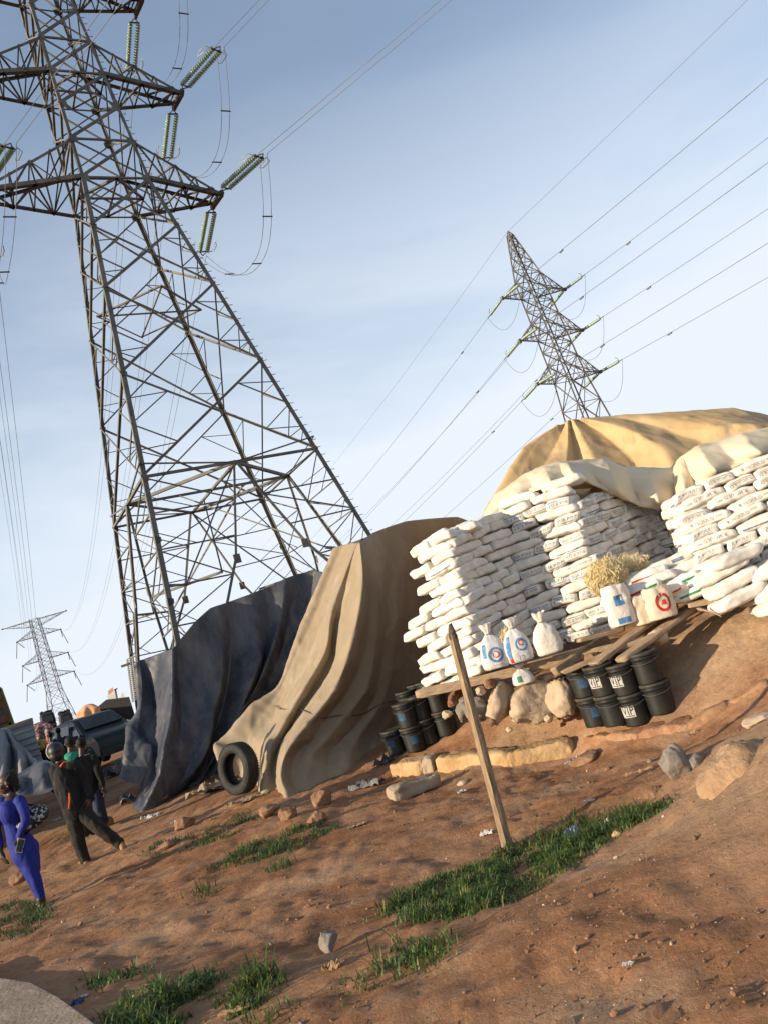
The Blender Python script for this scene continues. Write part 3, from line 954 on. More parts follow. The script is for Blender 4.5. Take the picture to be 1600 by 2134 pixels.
BROWN = [
 (0, [(1128, 212), (1085, 320), (1000, 520), (935, 690), (870, 860), (735, 965), (600, 1120), (565, 1155), (585, 1235)]),
 (-.1, [(1180, 195), (1110, 370), (1040, 550), (960, 720), (880, 890), (800, 1000), (740, 1090), (700, 1200), (690, 1300)]),
 (.16, [(1225, 185), (1130, 420), (1060, 600), (985, 780), (890, 950), (830, 1050), (780, 1130), (770, 1250), (770, 1340)]),
 (-.16, [(1240, 182), (1140, 440), (1112, 560), (1090, 700), (960, 930), (870, 1090), (830, 1150), (800, 1290), (790, 1385)]),
 (.22, [(1248, 182), (1180, 450), (1140, 620), (1120, 760), (1000, 960), (920, 1080), (870, 1180), (860, 1290), (865, 1360)]),
 (-.18, [(1256, 182), (1270, 380), (1225, 640), (1150, 860), (1060, 990), (985, 1075), (910, 1180), (880, 1290), (905, 1400)]),
 (.18, [(1275, 175), (1310, 400), (1290, 660), (1210, 880), (1100, 1010), (1040, 1110), (950, 1200), (930, 1310), (975, 1415)]),
 (-.1, [(1310, 142), (1345, 420), (1330, 680), (1290, 880), (1180, 1020), (1100, 1120), (1020, 1210), (1010, 1330), (1060, 1410)]),
 (.12, [(1390, 110), (1390, 420), (1370, 680), (1330, 900), (1260, 1030), (1170, 1120), (1110, 1210), (1110, 1320), (1140, 1370)]),
 (-.05, [(1480, 82), (1450, 400), (1420, 680), (1380, 900), (1320, 1010), (1250, 1110), (1210, 1200), (1210, 1290), (1230, 1310)]),
 (.08, [(1590, 70), (1540, 380), (1500, 680), (1460, 880), (1400, 1000), (1340, 1100), (1310, 1180), (1300, 1240), (1310, 1260)]),
 (0, [(1720, 62), (1650, 380), (1590, 650), (1540, 850), (1480, 980), (1400, 1090), (1380, 1150), (1385, 1170), (1390, 1190)]),
 (.2, [(1783, 91), (1740, 380), (1680, 650), (1620, 850), (1560, 980), (1480, 1100), (1440, 1150), (1430, 1170), (1420, 1200)])]
ls = []
for off, pts in BROWN:
    yb = min(max(gY(*pts[-1]), 10.9), 13.2)
    k = len(ls)
    ls.append(wl(pts, yb + 1.0 + max(0, 4 - k) * .1 + max(0, k - 5) * .30, yb + max(0, k - 6) * .10, off * .75, cv2))
o, A_brown = loft('tarpaulin', ls, T_BROWN, 140, 12, .018, 8.0, back=2.6, sharp=.65)
bt = tag(rebase(o, (-2, 11.5, 0)), 'brown canvas tarpaulin draped over a high heap beside the car tyre', 'tarpaulin')

YEL = [
 (0, [(1160, 888), (1105, 920), (1080, 945), (1050, 995), (1025, 1040), (1004, 1078), (1008, 1120), (1015, 1200)]),
 (-.08, [(1170, 884), (1120, 925), (1095, 965), (1080, 1010), (1060, 1050), (1045, 1100), (1040, 1200)]),
 (.16, [(1176, 880), (1168, 905), (1150, 940), (1125, 985), (1105, 1020), (1090, 1070), (1080, 1200)]),
 (-.1, [(1182, 877), (1183, 920), (1180, 965), (1172, 1010), (1160, 1060), (1150, 1200)]),
 (.2, [(1187, 875), (1190, 905), (1200, 960), (1210, 1010), (1210, 1060), (1210, 1200)]),
 (-.12, [(1192, 874), (1215, 915), (1235, 955), (1250, 985), (1255, 1060), (1255, 1200)]),
 (.2, [(1196, 874), (1245, 898), (1290, 935), (1320, 970), (1330, 1060), (1330, 1200)]),
 (-.14, [(1215, 872), (1290, 890), (1350, 918), (1395, 960), (1410, 1060), (1410, 1200)]),
 (.12, [(1260, 868), (1340, 882), (1415, 908), (1475, 940), (1500, 1060), (1500, 1200)]),
 (0, [(1350, 862), (1400, 872), (1470, 886), (1535, 908), (1560, 1060), (1560, 1200)]),
 (-.1, [(1440, 856), (1480, 868), (1530, 882), (1580, 902), (1620, 1060), (1640, 1200)]),
 (.0, [(1525, 850), (1560, 864), (1600, 880), (1650, 900), (1680, 1060), (1700, 1200)]),
 (.0, [(1620, 870), (1650, 884), (1690, 895), (1720, 915), (1750, 1060), (1760, 1200)]),
 (.0, [(1760, 905), (1780, 914), (1800, 925), (1820, 945), (1830, 1060), (1840, 1200)])]
ls = [wl(p, 13.3, 12.0, off) for off, p in YEL]
o, _ = loft('tarpaulin', ls, T_YELLOW, 90, 11, .022, 15.0, back=4.0, sharp=.75)
tag(rebase(o, (4, 12.5, 1)), 'ochre yellow canvas over the highest heap behind the white sacks', 'tarpaulin')

CREAM = [
 [(1008, 1070), (1010, 1082), (1014, 1098)], [(1032, 1032), (1040, 1050), (1046, 1066)], [(1062, 1010), (1072, 1026), (1082, 1042)], [(1092, 988), (1106, 1006), (1112, 1024)],
 [(1130, 972), (1140, 992), (1148, 1012)], [(1163, 964), (1170, 984), (1178, 1002)], [(1176, 963), (1190, 982), (1208, 1000)], [(1220, 958), (1235, 988), (1255, 1018)],
 [(1262, 958), (1276, 996), (1292, 1036)], [(1300, 975), (1316, 1014), (1336, 1055)], [(1350, 976), (1361, 1016), (1375, 1059)], [(1400, 975), (1404, 1014), (1406, 1058)],
 [(1412, 960), (1420, 1000), (1429, 1043)], [(1420, 950), (1436, 985), (1452, 1015)], [(1450, 930), (1470, 962), (1497, 990)], [(1490, 922), (1514, 945), (1542, 968)],
 [(1540, 905), (1565, 930), (1592, 950)], [(1600, 893), (1616, 915), (1642, 935)], [(1690, 880), (1700, 900), (1712, 920)]]
yc = [10.9, 10.75, 10.7, 10.55, 10.45, 10.35, 10.35, 10.4, 10.5, 10.6, 10.65, 10.6, 10.4, 10.3, 10.0, 9.9, 9.9, 9.9, 9.9]
ls = []
for k, (p, y) in enumerate(zip(CREAM, yc)):
    off = (.12 if k % 2 else -.10)
    w_ = [at(*p[0], y + .75), at(p[0][0] * .7 + p[1][0] * .3, p[0][1] * .85 + p[1][1] * .15, y + .35 + off * .5), at(*p[1], y + .05 + off), at(p[1][0] * .3 + p[2][0] * .7, p[1][1] * .3 + p[2][1] * .7, y - .05 + off * 1.3), at(*p[2], y)]
    e = w_[-1]
    w_ += [e + Vector((0, .02, -.005)), e + Vector((0.0, .05, .07))]
    b0 = w_[0]
    w_ = [b0 + Vector((.1, 1.2, -.25)), b0 + Vector((.05, .6, -.04))] + w_
    ls.append(np.array([tuple(q) for q in w_]))
o, _ = loft('tarpaulin', ls, T_CREAM, 60, 12, .012, 21.0, fine=.002, sharp=.92)
tag(rebase(o, (3.5, 10.5, 2.5)), 'cream canvas folded back and hanging over the tops of the white sack stacks', 'tarpaulin')

ROPE = mat('old_rope', (0.10, 0.07, 0.045), .9, 0, .3, 40)
def tie_rope(tarp, A, u0, u1, v0, v1):
    n0 = A.shape[0]; pts = []
    for k in range(70):
        t = k / 69; i = int((u0 + (u1 - u0) * t) * (n0 - 1)); j = int((v0 + (v1 - v0) * t + .003 * math.sin(k * .3)) * (A.shape[1] - 1))
        pts.append(Vector(A[i, j]) + Vector((-.004, -.014, .004)) - Vector(tarp.location))
    P_ = np.array([list(p) for p in pts])
    for _ in range(6): P_[1:-1] = (P_[:-2] + P_[1:-1] + P_[2:]) / 3
    pts = [Vector(p) + Vector((-.01, -.02, 0)) for p in P_]
    m = MB(); m.tube(pts, .007, 6); m.build('tie_rope', ROPE, tarp)
tie_rope(bt, A_brown, .22, .80, .70, .66)
# ------------------------------------------------------------------ sacks
SACK = mat('woven_white_sack', (0.52, 0.48, 0.42), 0.75, 0, .2, 5.0, 0.3, 90, col2=(0.72, 0.695, 0.645), spec=0.25, pos=(.3, .62), crease=(7, .45, .012))
INK = mat('blue_grey_ink', (0.10, 0.14, 0.22), 0.7, 0, .5, 30.0, col2=(0.34, 0.36, 0.40), pos=(.45, .75))
INKB = mat('bright_blue_ink', (0.05, 0.17, 0.36), 0.7, 0, .3, 30.0, col2=(0.22, 0.33, 0.47), pos=(.45, .75))
INKK = mat('faded_black_ink', (0.20, 0.20, 0.205), 0.7, 0, .4, 30.0, col2=(0.48, 0.47, 0.45), pos=(.45, .7))
INKR = mat('red_ink', (0.42, 0.03, 0.025), 0.7, 0, .3, 20.0)
INKG = mat('green_ink', (0.04, 0.22, 0.10), 0.7, 0, .3, 20.0)

_txt = {}
def text_mesh(s):
    """flat lettering polygons for a word, centred, width 1"""
    if s in _txt: return _txt[s]
    cu = bpy.data.curves.new('lettering', 'FONT')
    cu.body = s; cu.size = 1; cu.offset = 0.006; cu.resolution_u = 2; cu.space_character = 1.1
    cu.align_x = 'CENTER'; cu.align_y = 'CENTER'
    o = bpy.data.objects.new('tmp', cu); COL.objects.link(o)
    dg = bpy.context.evaluated_depsgraph_get(); dg.update()
    me = bpy.data.meshes.new_from_object(o.evaluated_get(dg))
    vs = np.array([v.co[:] for v in me.vertices]); fs = [tuple(p.vertices) for p in me.polygons]
    bpy.data.objects.remove(o); bpy.data.meshes.remove(me)
    lo, hi = vs.min(0), vs.max(0)
    vs = (vs - (lo + hi) / 2) / (hi[0] - lo[0])
    _txt[s] = (vs, fs)
    return _txt[s]

def pillow(a, b, c, seed, n=5.0, tx=.20, ty=.16, nx=16, ny=14, nz=7, lump=.012, marks=()):
    """a filled sack a x b x c (half sizes), flat front on -y; marks are printed on its sides"""
    rr = random.Random(seed)
    sx = Vector((rr.uniform(0, 50), rr.uniform(0, 50), rr.uniform(0, 50)))
    bend = rr.uniform(-.012, .02); skew = rr.uniform(-.02, .02)
    def shape(u, v, w, outw=0.0):
        k = (abs(u) ** n + abs(v) ** n + abs(w) ** n) ** (1 / n)
        x, y, z = u / k, v / k, w / k
        cc = c * (1 - tx * abs(x) ** 4 - ty * abs(y) ** 4)
        p = Vector((x * a + skew * z, y * b, z * cc + bend * (1 - (x * x)) - bend * .4))
        q = Vector((x * a, y * b, z * c)) * 7 + sx
        d = noise.noise(q) * lump + noise.noise(q * 2.7) * lump * .55 - max(0, 1 - abs(noise.noise(q * .55 + sx)) * 7) * lump * .5
        nrm = Vector((x ** 3 / a, y ** 3 / b, z ** 3 / c))
        if nrm.length > 1e-6: nrm.normalize()
        return p + nrm * (d + outw)
    m = MB()
    idx = {}
    def vid(i, j, k):
        key = (i, j, k)
        if key not in idx:
            idx[key] = len(m.v)
            f = lambda t, N_: math.sin((2 * t / N_ - 1) * math.pi / 2 * .93) / math.sin(math.pi / 2 * .93)
            m.v.append(tuple(shape(f(i, nx), f(j, ny), f(k, nz))))
        return idx[key]
    def quad(*q):
        m.f.append(tuple(vid(*x) for x in q)); m.m.append(0); m.sm.append(True)
    for i in range(nx):
        for j in range(ny):
            quad((i, j, 0), (i, j + 1, 0), (i + 1, j + 1, 0), (i + 1, j, 0)); quad((i, j, nz), (i + 1, j, nz), (i + 1, j + 1, nz), (i, j + 1, nz))
    for i in range(nx):
        for k in range(nz):
            quad((i, 0, k), (i + 1, 0, k), (i + 1, 0, k + 1), (i, 0, k + 1)); quad((i, ny, k), (i, ny, k + 1), (i + 1, ny, k + 1), (i + 1, ny, k))
    for j in range(ny):
        for k in range(nz):
            quad((0, j, k), (0, j, k + 1), (0, j + 1, k + 1), (0, j + 1, k)); quad((nx, j, k), (nx, j + 1, k), (nx, j + 1, k + 1), (nx, j, k + 1))
    for face, s, u0, w0, wid, mi, flip in marks:
        if s == '_':         # ruled line
            N_ = 12; vs = []; fs = []
            for i in range(N_ + 1):
                for dz in (-.05, .05): vs.append((-.5 + i / N_, dz * .25, 0))
            for i in range(N_): fs.append((2 * i, 2 * i + 2, 2 * i + 3, 2 * i + 1))
            vs = np.array(vs)
        elif s == 'o':       # ring emblem
            N_ = 18; vs = []; fs = []
            for i in range(N_):
                for r_ in (.34, .5): vs.append((r_ * math.cos(6.2832 * i / N_), r_ * math.sin(6.2832 * i / N_), 0))
            for i in range(N_):
                j = (i + 1) % N_; fs.append((2 * i, 2 * i + 1, 2 * j + 1, 2 * j))
            vs = np.array(vs)
        elif s == '#':       # filled patch
            N_ = 10; vs = [(-.5 + i / N_, -.5 + j / N_, 0) for i in range(N_ + 1) for j in range(N_ + 1)]
            fs = [(i * (N_ + 1) + j, (i + 1) * (N_ + 1) + j, (i + 1) * (N_ + 1) + j + 1, i * (N_ + 1) + j + 1) for i in range(N_) for j in range(N_)]
            vs = np.array(vs)
        else:
            vs, fs = text_mesh(s)
        pts = []
        hsc = wid[1] if isinstance(wid, tuple) else None
        wd = wid[0] if isinstance(wid, tuple) else wid
        for x, z, _ in vs:
            X = u0 + x * wd * flip; Z = w0 + z * (hsc if hsc else wd * 1.15) * flip
            if face == 'f': pts.append(shape(max(-1, min(1, X / a)), -1, max(-1, min(1, Z / c)), .0025))
            elif face == 't': pts.append(shape(max(-1, min(1, X / a)), max(-1, min(1, Z / b)), 1, .0025))
            elif face == 'r': pts.append(shape(1, max(-1, min(1, X / b)), max(-1, min(1, Z / c)), .0025))
            elif face == 'l': pts.append(shape(-1, max(-1, min(1, -X / b)), max(-1, min(1, Z / c)), .0025))
        m.poly(pts, fs if flip > 0 or True else fs, mi)
    return m

SM = [SACK, INK, INKB, INKK, INKR, INKG]
HB = .119          # course height
def hd(seed, txt, ink, flip, a=.174, b=.29):
    mk = [('f', txt, 0, .006 * flip, .25, ink, flip), ('f', '_', 0, -.03 * flip, .27, ink, flip)] if txt else []
    return pillow(a, b, HB / 2 * 1.10, seed, 8, .10, .08, 18, 14, 9, .014, marks=mk).mesh('sack', SM)
H_PRINT = [hd(1, 'BUA P.O.P', 2, 1), hd(2, 'BUA P.O.P', 1, 1), hd(3, 'BUA P.O.P', 1, -1), hd(4, 'BUA P.O.P', 3, 1), hd(5, 'BUA P.O.P', 2, -1)]
H_PLAIN = [hd(11, '', 1, 1), hd(12, '', 1, 1), hd(14, '', 1, 1), hd(15, '', 1, 1, .19, .3), hd(16, '', 1, 1), hd(13, '', 1, 1, .18, .31)]
def sd_(seed, marks=()): return pillow(.277, .19, HB / 2 * 1.13, seed, 6, .20, .10, 20, 14, 9, .016, marks=marks).mesh('sack', SM)
S_PLAIN = [sd_(21), sd_(22), sd_(23), sd_(24), sd_(26), sd_(27), sd_(28, [('f', '#', .08, .02, (.3, .006), 1, 1)]), sd_(25, [('f', '#', .05, -.03, (.4, .018), 1, 1)])]
MM = 'R.MOULD ***'
S_MOULD = [sd_(31, [('f', MM, 0.0, 0.0, .36, 3, 1)]), sd_(32, [('f', MM, -.02, 0.0, .36, 3, -1)]), sd_(33, [('f', '#', 0, -.03, (.5, .015), 1, 1)])]
H_MOULD = [hd(34, 'R.MOULD', 3, 1), hd(35, 'R.MOULD', 3, -1)]

ORD = ['bottom', 'second', 'third', 'fourth', 'fifth', 'sixth', 'seventh', 'eighth', 'ninth', 'tenth', 'eleventh', 'twelfth', 'thirteenth', 'fourteenth', 'fifteenth', 'sixteenth', 'seventeenth', 'eighteenth']
NTH = ['first', 'second', 'third', 'fourth', 'fifth', 'sixth', 'seventh']
def put_sack(me, loc, d, n, tilt, label, group, jit=1.0):
    """d: along the face, n: outward normal"""
    d = Vector(d).normalized(); n = Vector(n)
    up = Vector((0, 0, 1))
    d = (d + up * tilt).normalized()
    y = -(n - d * n.dot(d)).normalized()
    z = d.cross(y).normalized()
    if z.z < 0: d = -d; z = -z
    M = Matrix((d, y, z)).transposed()
    R_ = Euler((rnd.gauss(0, .05) * jit, rnd.gauss(0, .04) * jit, rnd.gauss(0, .07) * jit)).to_matrix()
    o = link('sack', me)
    o.matrix_world = Matrix.Translation(loc) @ (M @ R_).to_4x4()
    return tag(o, label, 'sack', group)

def stack_face(corner, d, n, width, courses, rise, face_word, group, header, stretch, first='H', lean=(0, 0), h=HB, bulge=.02, print_word='', plain=None, skip_top=None, z0=0.0, zslope=0.0):
    d = Vector(d).normalized(); n = Vector(n).normalized()
    for k in range(courses):
        x = rnd.uniform(-.02, .03) ; j = 0
        is_h = (k % 2 == 0) == (first == 'H')
        lim = width + (rnd.uniform(-.07, .06))
        if skip_top and k >= courses - skip_top[0]: lim = min(lim, skip_top[1])
        while True:
            hh = is_h if j == 0 else (is_h if rnd.random() < .8 else not is_h)
            wdt = .345 if hh else .55
            if x + wdt > lim + .12: hh = True; wdt = .345
            if x + wdt > lim + .16: break
            if hh: me = rnd.choice(header); dep = .29
            else: me = rnd.choice(stretch); dep = .19
            out_ = rnd.uniform(-.02, bulge)
            p = Vector(corner) + d * (x + wdt / 2) - n * (dep - out_) + Vector((0, 0, z0 + h * (k + .5) + rise * (x + wdt / 2) + zslope * 0)) + Vector((lean[0] * k * h, lean[1] * k * h, 0))
            kind = 'end-on' if hh else 'sideways'
            lab = '%s white sack, %s along the %s course, %s' % (kind, NTH[j], ORD[k], face_word)
            put_sack(me, p, d, n, rise, lab, group)
            x += wdt * rnd.uniform(.97, 1.02); j += 1

# middle lettered stack
a_ = math.radians(23)
MC = Vector((2.30, 9.92, .86))
stack_face(MC, (-math.cos(a_), math.sin(a_), 0), (-math.sin(a_), -math.cos(a_), 0), 1.25, 16, -.03, 'lettered middle stack', 'sacks of the lettered middle stack', H_PRINT, S_PLAIN, 'H', lean=(.01, .02))
e_ = Vector((.74, .67, 0))
stack_face(MC + Vector((.02, .02, 0)), e_, (.67, -.74, 0), 2.1, 14, .07, 'middle stack right flank', 'sacks of the lettered middle stack', H_PRINT, S_PLAIN, 'S', lean=(.01, .02))
# left stack: one sunlit flank, one shaded flank
LC = Vector((.52, 9.62, .86))
stack_face(LC, (-.80, .60, 0), (-.60, -.80, 0), .84, 15, -.10, 'left stack, sunlit flank', 'sacks of the left stack', H_PLAIN, S_PLAIN, 'H', lean=(.085, .02), skip_top=(7, .68))
stack_face(LC + Vector((.02, .02, 0)), (.78, .62, 0), (.62, -.78, 0), 1.18, 15, .09, 'left stack, shaded flank', 'sacks of the left stack', H_PLAIN, S_PLAIN, 'S', lean=(.085, .02))
# right stack beside the frame edge
RC = Vector((3.16, 9.05, .98))
a_ = math.radians(14)
rd = Vector((math.cos(a_), -math.sin(a_), 0)); rn_ = Vector((-math.sin(a_), -math.cos(a_), 0))
stack_face(RC, rd, rn_, 1.7, 10, .10, 'right stack front', 'sacks of the right stack', H_MOULD, S_MOULD, 'S', lean=(.03, .05))
stack_face(RC + Vector((0.02, 0.02, 0)), (.15, 1, 0), (-1, .15, 0), 1.1, 10, 0, 'right stack, left flank', 'sacks of the right stack', H_PLAIN, S_PLAIN, 'H', lean=(.03, .05))
# back stack in the shaded alley
stack_face(Vector((2.95, 11.15, 1.0)), (.97, -.22, 0), (-.22, -.97, 0), 1.3, 9, .04, 'dim alley stack', 'sacks of the back stack', H_MOULD, S_MOULD, 'H')
# loose tops
for me, p, d, lab in [(S_PLAIN[0], at(1172, 1008, 10.2), (1, -.3, 0), 'white sack tilted on the very top of the middle stack under the cream canvas'),
                      (S_PLAIN[1], at(1082, 1042, 10.55), (1, -.3, .05), 'white sack at the top left of the middle stack beside the crumpled canvas'),
                      (S_PLAIN[2], at(985, 1112, 10.35), (1, .5, .2), 'white sack bridging the tops of the left and middle stacks'),
                      (S_PLAIN[3], at(1020, 1100, 10.7), (1, .4, .2), 'white sack high on the far end of the left stack'),
                      (S_PLAIN[4], at(905, 1128, 10.2), (1, -.5, .2), 'white sack slumped on the top of the left stack'),
                      (S_PLAIN[0], at(960, 1110, 10.0), (1, -.3, .1), 'topmost white sack at the corner of the left stack')]:
    put_sack(me, p, d, (-.4, -.9, 0), 0, lab, 'loose sacks on top of the stacks')
# big slumped sacks at the foot of the right stack
BIG = [pillow(.31, .22, .078, 40 + k, 5, .26, .12, 20, 14, 9, lump=.02).mesh('sack', SM) for k in range(3)]
for k, (px, py, Y, lab) in enumerate([(1525, 1163, 8.75, 'large plump sack jutting from the right stack above two others'), (1500, 1190, 8.8, 'plump blank sack under the jutting one at the right stack'),
        (1520, 1215, 8.75, 'plump blank sack third from the ground at the right stack'), (1535, 1243, 8.7, 'lowest plump sack sagging off the boards at the right stack'),
        (1615, 1180, 8.6, 'plump sack by the right picture edge, upper one'), (1620, 1215, 8.6, 'plump sack by the right picture edge, middle one'), (1625, 1248, 8.6, 'plump sack by the right picture edge, lowest one')]):
    put_sack(BIG[k % 3], at(px, py, Y), (1, -.2, .12 + .05 * (k % 2)), (-.15, -1, 0), 0.05, lab, 'plump sacks under the right stack', 1.6)
# mixed coloured sacks in the low pile
def mixed(seed, marks): return pillow(.31, .2, .068, seed, 5, .26, .12, 20, 14, 9, lump=.02, marks=marks).mesh('sack', SM)
MX = [mixed(60, [('f', '#', .1, 0, (.14, .05), 1, 1)]), mixed(61, [('f', '#', -.1, .0, (.3, .03), 4, 1), ('f', '#', .17, .0, (.16, .03), 5, 1)]), mixed(62, [('f', '#', .05, -.02, (.4, .025), 4, 1)]), mixed(63, [('f', '#', 0, .01, (.35, .03), 5, 1)]), mixed(64, [])]
for k, (px, py, Y, mi, lab) in enumerate([(1388, 1178, 9.45, 0, 'white sack with one blue patch, topmost of the low mixed pile'), (1335, 1200, 9.4, 2, 'red banded sack at the left of the low mixed pile'),
        (1408, 1192, 9.35, 4, 'plain white sack in the second layer of the low mixed pile'), (1350, 1216, 9.3, 4, 'plain sack in front at the left of the low mixed pile'),
        (1405, 1212, 9.25, 1, 'sack with a red and green printed band in the low mixed pile'), (1440, 1200, 9.3, 2, 'red banded sack at the right of the low mixed pile'),
        (1370, 1238, 9.2, 2, 'red banded sack low in the mixed pile behind the standing sacks'), (1425, 1226, 9.2, 0, 'blue patched sack low at the right of the mixed pile'), (1445, 1232, 9.15, 3, 'green banded sack lowest at the right of the mixed pile'), (1325, 1232, 9.3, 1, 'banded sack lowest at the left of the mixed pile')]):
    put_sack(MX[mi], at(px, py, Y), (1, -.25, .12), (-.25, -.97, 0), .03, lab, 'sacks of the low mixed pile', 1.4)
# ------------------------------------------------------------------ yard things
WOOD = mat('weathered_plank', (0.23, 0.155, 0.095), 0.85, 0, .3, 3.0, .35, 30, col2=(0.40, 0.29, 0.19), stretch=(3, 12, 12))
WOODP = mat('bare_post_timber', (0.15, 0.10, 0.06), 0.85, 0, .3, 4.0, .5, 25, col2=(0.36, 0.255, 0.155), stretch=(9, 9, 1.2))
CHAR = mat('splintered_dark_wood', (0.06, 0.045, 0.035), 0.9, 0, .4, 14, .6, 40)
STONE = mat('pale_boulder', (0.34, 0.255, 0.175), 0.92, 0, .3, 3.5, .7, 14, col2=(0.47, 0.37, 0.27))
STONEG = mat('grey_stone', (0.15, 0.13, 0.11), 0.92, 0, .3, 5, .7, 18, col2=(0.25, 0.22, 0.185))
CLAY = mat('clay_lump', (0.17, 0.088, 0.048), 0.95, 0, .25, 5, .9, 18, col2=(0.29, 0.17, 0.10))
EARTHY = mat('soil_crusted_boulder', (0.26, 0.16, 0.09), 0.95, 0, .25, 3, 1.0, 26, col2=(0.37, 0.25, 0.155))
KERBY = mat('faded_ochre_kerb', (0.33, 0.20, 0.09), 0.92, 0, .3, 4, .8, 20, col2=(0.45, 0.31, 0.17))
CONC = mat('dirty_concrete', (0.25, 0.19, 0.135), 0.92, 0, .3, 4, .6, 20, col2=(0.36, 0.29, 0.21))
BUCK = mat('black_bucket_plastic', (0.009, 0.0095, 0.009), 0.5, 0, .3, 5, .05, 60, col2=(0.030, 0.027, 0.021), pos=(.42, .85), spec=.4)
LIDM = mat('dusty_black_lid', (0.02, 0.02, 0.018), 0.6, 0, .3, 5, .05, 60, col2=(0.085, 0.07, 0.05), pos=(.35, .7), spec=.35)
LIDO = mat('orange_dusted_lid', (0.10, 0.05, 0.03), 0.7, 0, .3, 4, .1, 60, col2=(0.30, 0.15, 0.07), pos=(.35, .6))
PRINTW = mat('scuffed_white_print', (0.30, 0.30, 0.28), 0.6, 0, .3, 20, col2=(0.48, 0.47, 0.44))
PRINTB = mat('scuffed_blue_print', (0.016, 0.045, 0.10), 0.6, 0, .4, 14, col2=(0.035, 0.085, 0.15))
PRINTK = mat('black_print', (0.012, 0.012, 0.012), 0.6, 0, .3, 20)
RUBBER = mat('worn_tyre_rubber', (0.016, 0.016, 0.016), 0.75, 0, .3, 5, .15, 60, col2=(0.05, 0.045, 0.04), pos=(.45, .8), spec=.3)

def rock_mesh(r, seed, mats, planes=13, rough=.10, n=44, mm=26):
    rr = random.Random(seed)
    P = []
    if seed == 43: planes = 60
    if seed < 14: planes = 8
    for _ in range(planes):
        v = Vector((rr.gauss(0, 1), rr.gauss(0, 1), rr.gauss(0, 1))).normalized()
        P.append((v, rr.uniform(.86, 1.0) if planes > 30 else rr.uniform(.5, .95) if planes < 9 else rr.uniform(.62, 1.0)))
    m = MB()
    b = []
    for i in range(mm + 1):
        ph = math.pi * i / mm
        for k in range(n):
            t = 2 * math.pi * k / n
            d = Vector((math.sin(ph) * math.cos(t), math.sin(ph) * math.sin(t), math.cos(ph)))
            R_ = 1.05
            for v, q in P:
                c = d.dot(v)
                if c > .05: R_ = min(R_, q / c)
            R_ *= 1 + rough * noise.noise(d * 2.3 + Vector((seed, 0, 0))) + rough * .7 * noise.noise(d * 6 + Vector((0, seed, 0))) + rough * .45 * noise.noise(d * 15 + Vector((0, 0, seed)))
            b.append((d.x * R_ * r[0], d.y * R_ * r[1], d.z * R_ * r[2]))
    m.poly(b, [(i * n + k, (i + 1) * n + k, (i + 1) * n + (k + 1) % n, i * n + (k + 1) % n) for i in range(mm) for k in range(n)], 0, True)
    me = m.mesh('rock', mats, weld=True)
    return evaluated_mesh(me, []) if False else me

def rock(px, py, w, h, label, m, seed, dep=None, rz=0.0, sink=.25, Y=None, cat='rock', name='rock', group=None):
    """a rock whose silhouette spans about w x h pixels, its middle seen at (px, py)"""
    if Y: c = at(px, py, Y)
    else:
        g = gpx(px + .15 * h, py + .45 * h); c = at(px, py, g.y + .1)
    sc = FPX / ((c - Vector((0, 0, EYE))).dot(_f))
    me = rock_mesh((w / 2 / sc, (dep or w * .8) / 2 / sc, h / 2 / sc), seed, m)
    o = link(name, me)
    o.location = c; o.rotation_euler = (0, -.1, rz)
    return tag(o, label, cat, group)

# boulders carrying the boards
for a in [(1112, 1462, 112, 84, 'large pale boulder with a flat sunlit face under the plank deck', STONE, 3, None, .3, 0, 9.55),
          (1042, 1466, 88, 82, 'tall split pale rock left of the large boulder under the deck', STONE, 4, None, .6, 0, 9.6),
          (990, 1474, 70, 60, 'dull rock between the wooden post and the split pale rock', STONEG, 5, None, .2, 0, 9.8),
          (968, 1480, 50, 56, 'dim rock in the shade behind the left buckets and the post', STONEG, 6, None, .9, 0, 10.1),
          (1172, 1455, 70, 78, 'rough brown rock touching the right bucket group', STONE, 7, None, .1, 0, 9.4),
          (1150, 1412, 50, 34, 'small pale rock wedged on top beside the boulder', STONE, 8, None, .5, 0, 9.6),
          (945, 1455, 44, 32, 'reddish stone under the left end of the deck', CLAY, 9, None, .4, 0, 10.2),
          (1372, 1327, 58, 36, 'squared pale block propping the right end of the boards', STONE, 10, None, .1, 0, 9.0),
          (1205, 1395, 40, 26, 'little stone peeping out behind the right buckets', STONE, 12, None, .7, 0, 9.3),
          (1235, 1372, 46, 24, 'flat stone under the sloping boards', CLAY, 13, None, .7, 0, 9.3)]:
    rock(*a)
for k, (px, py, s_) in enumerate([(1020, 1505, 26), (1075, 1500, 22), (1140, 1495, 30), (985, 1500, 24), (930, 1490, 26), (1085, 1412, 28), (1020, 1425, 30), (1128, 1425, 24), (1060, 1520, 16), (1180, 1490, 22), (1000, 1440, 26), (1310, 1352, 24), (1330, 1345, 20)]):
    rock(px, py, s_, s_ * .7, 'small rubble stone among the boulders under the plank deck', STONE if k % 3 else CLAY, 300 + k, None, k * .7, 0, 9.45 if py > 1460 else 9.6, 'rock', 'rock', 'rubble stones under the deck')
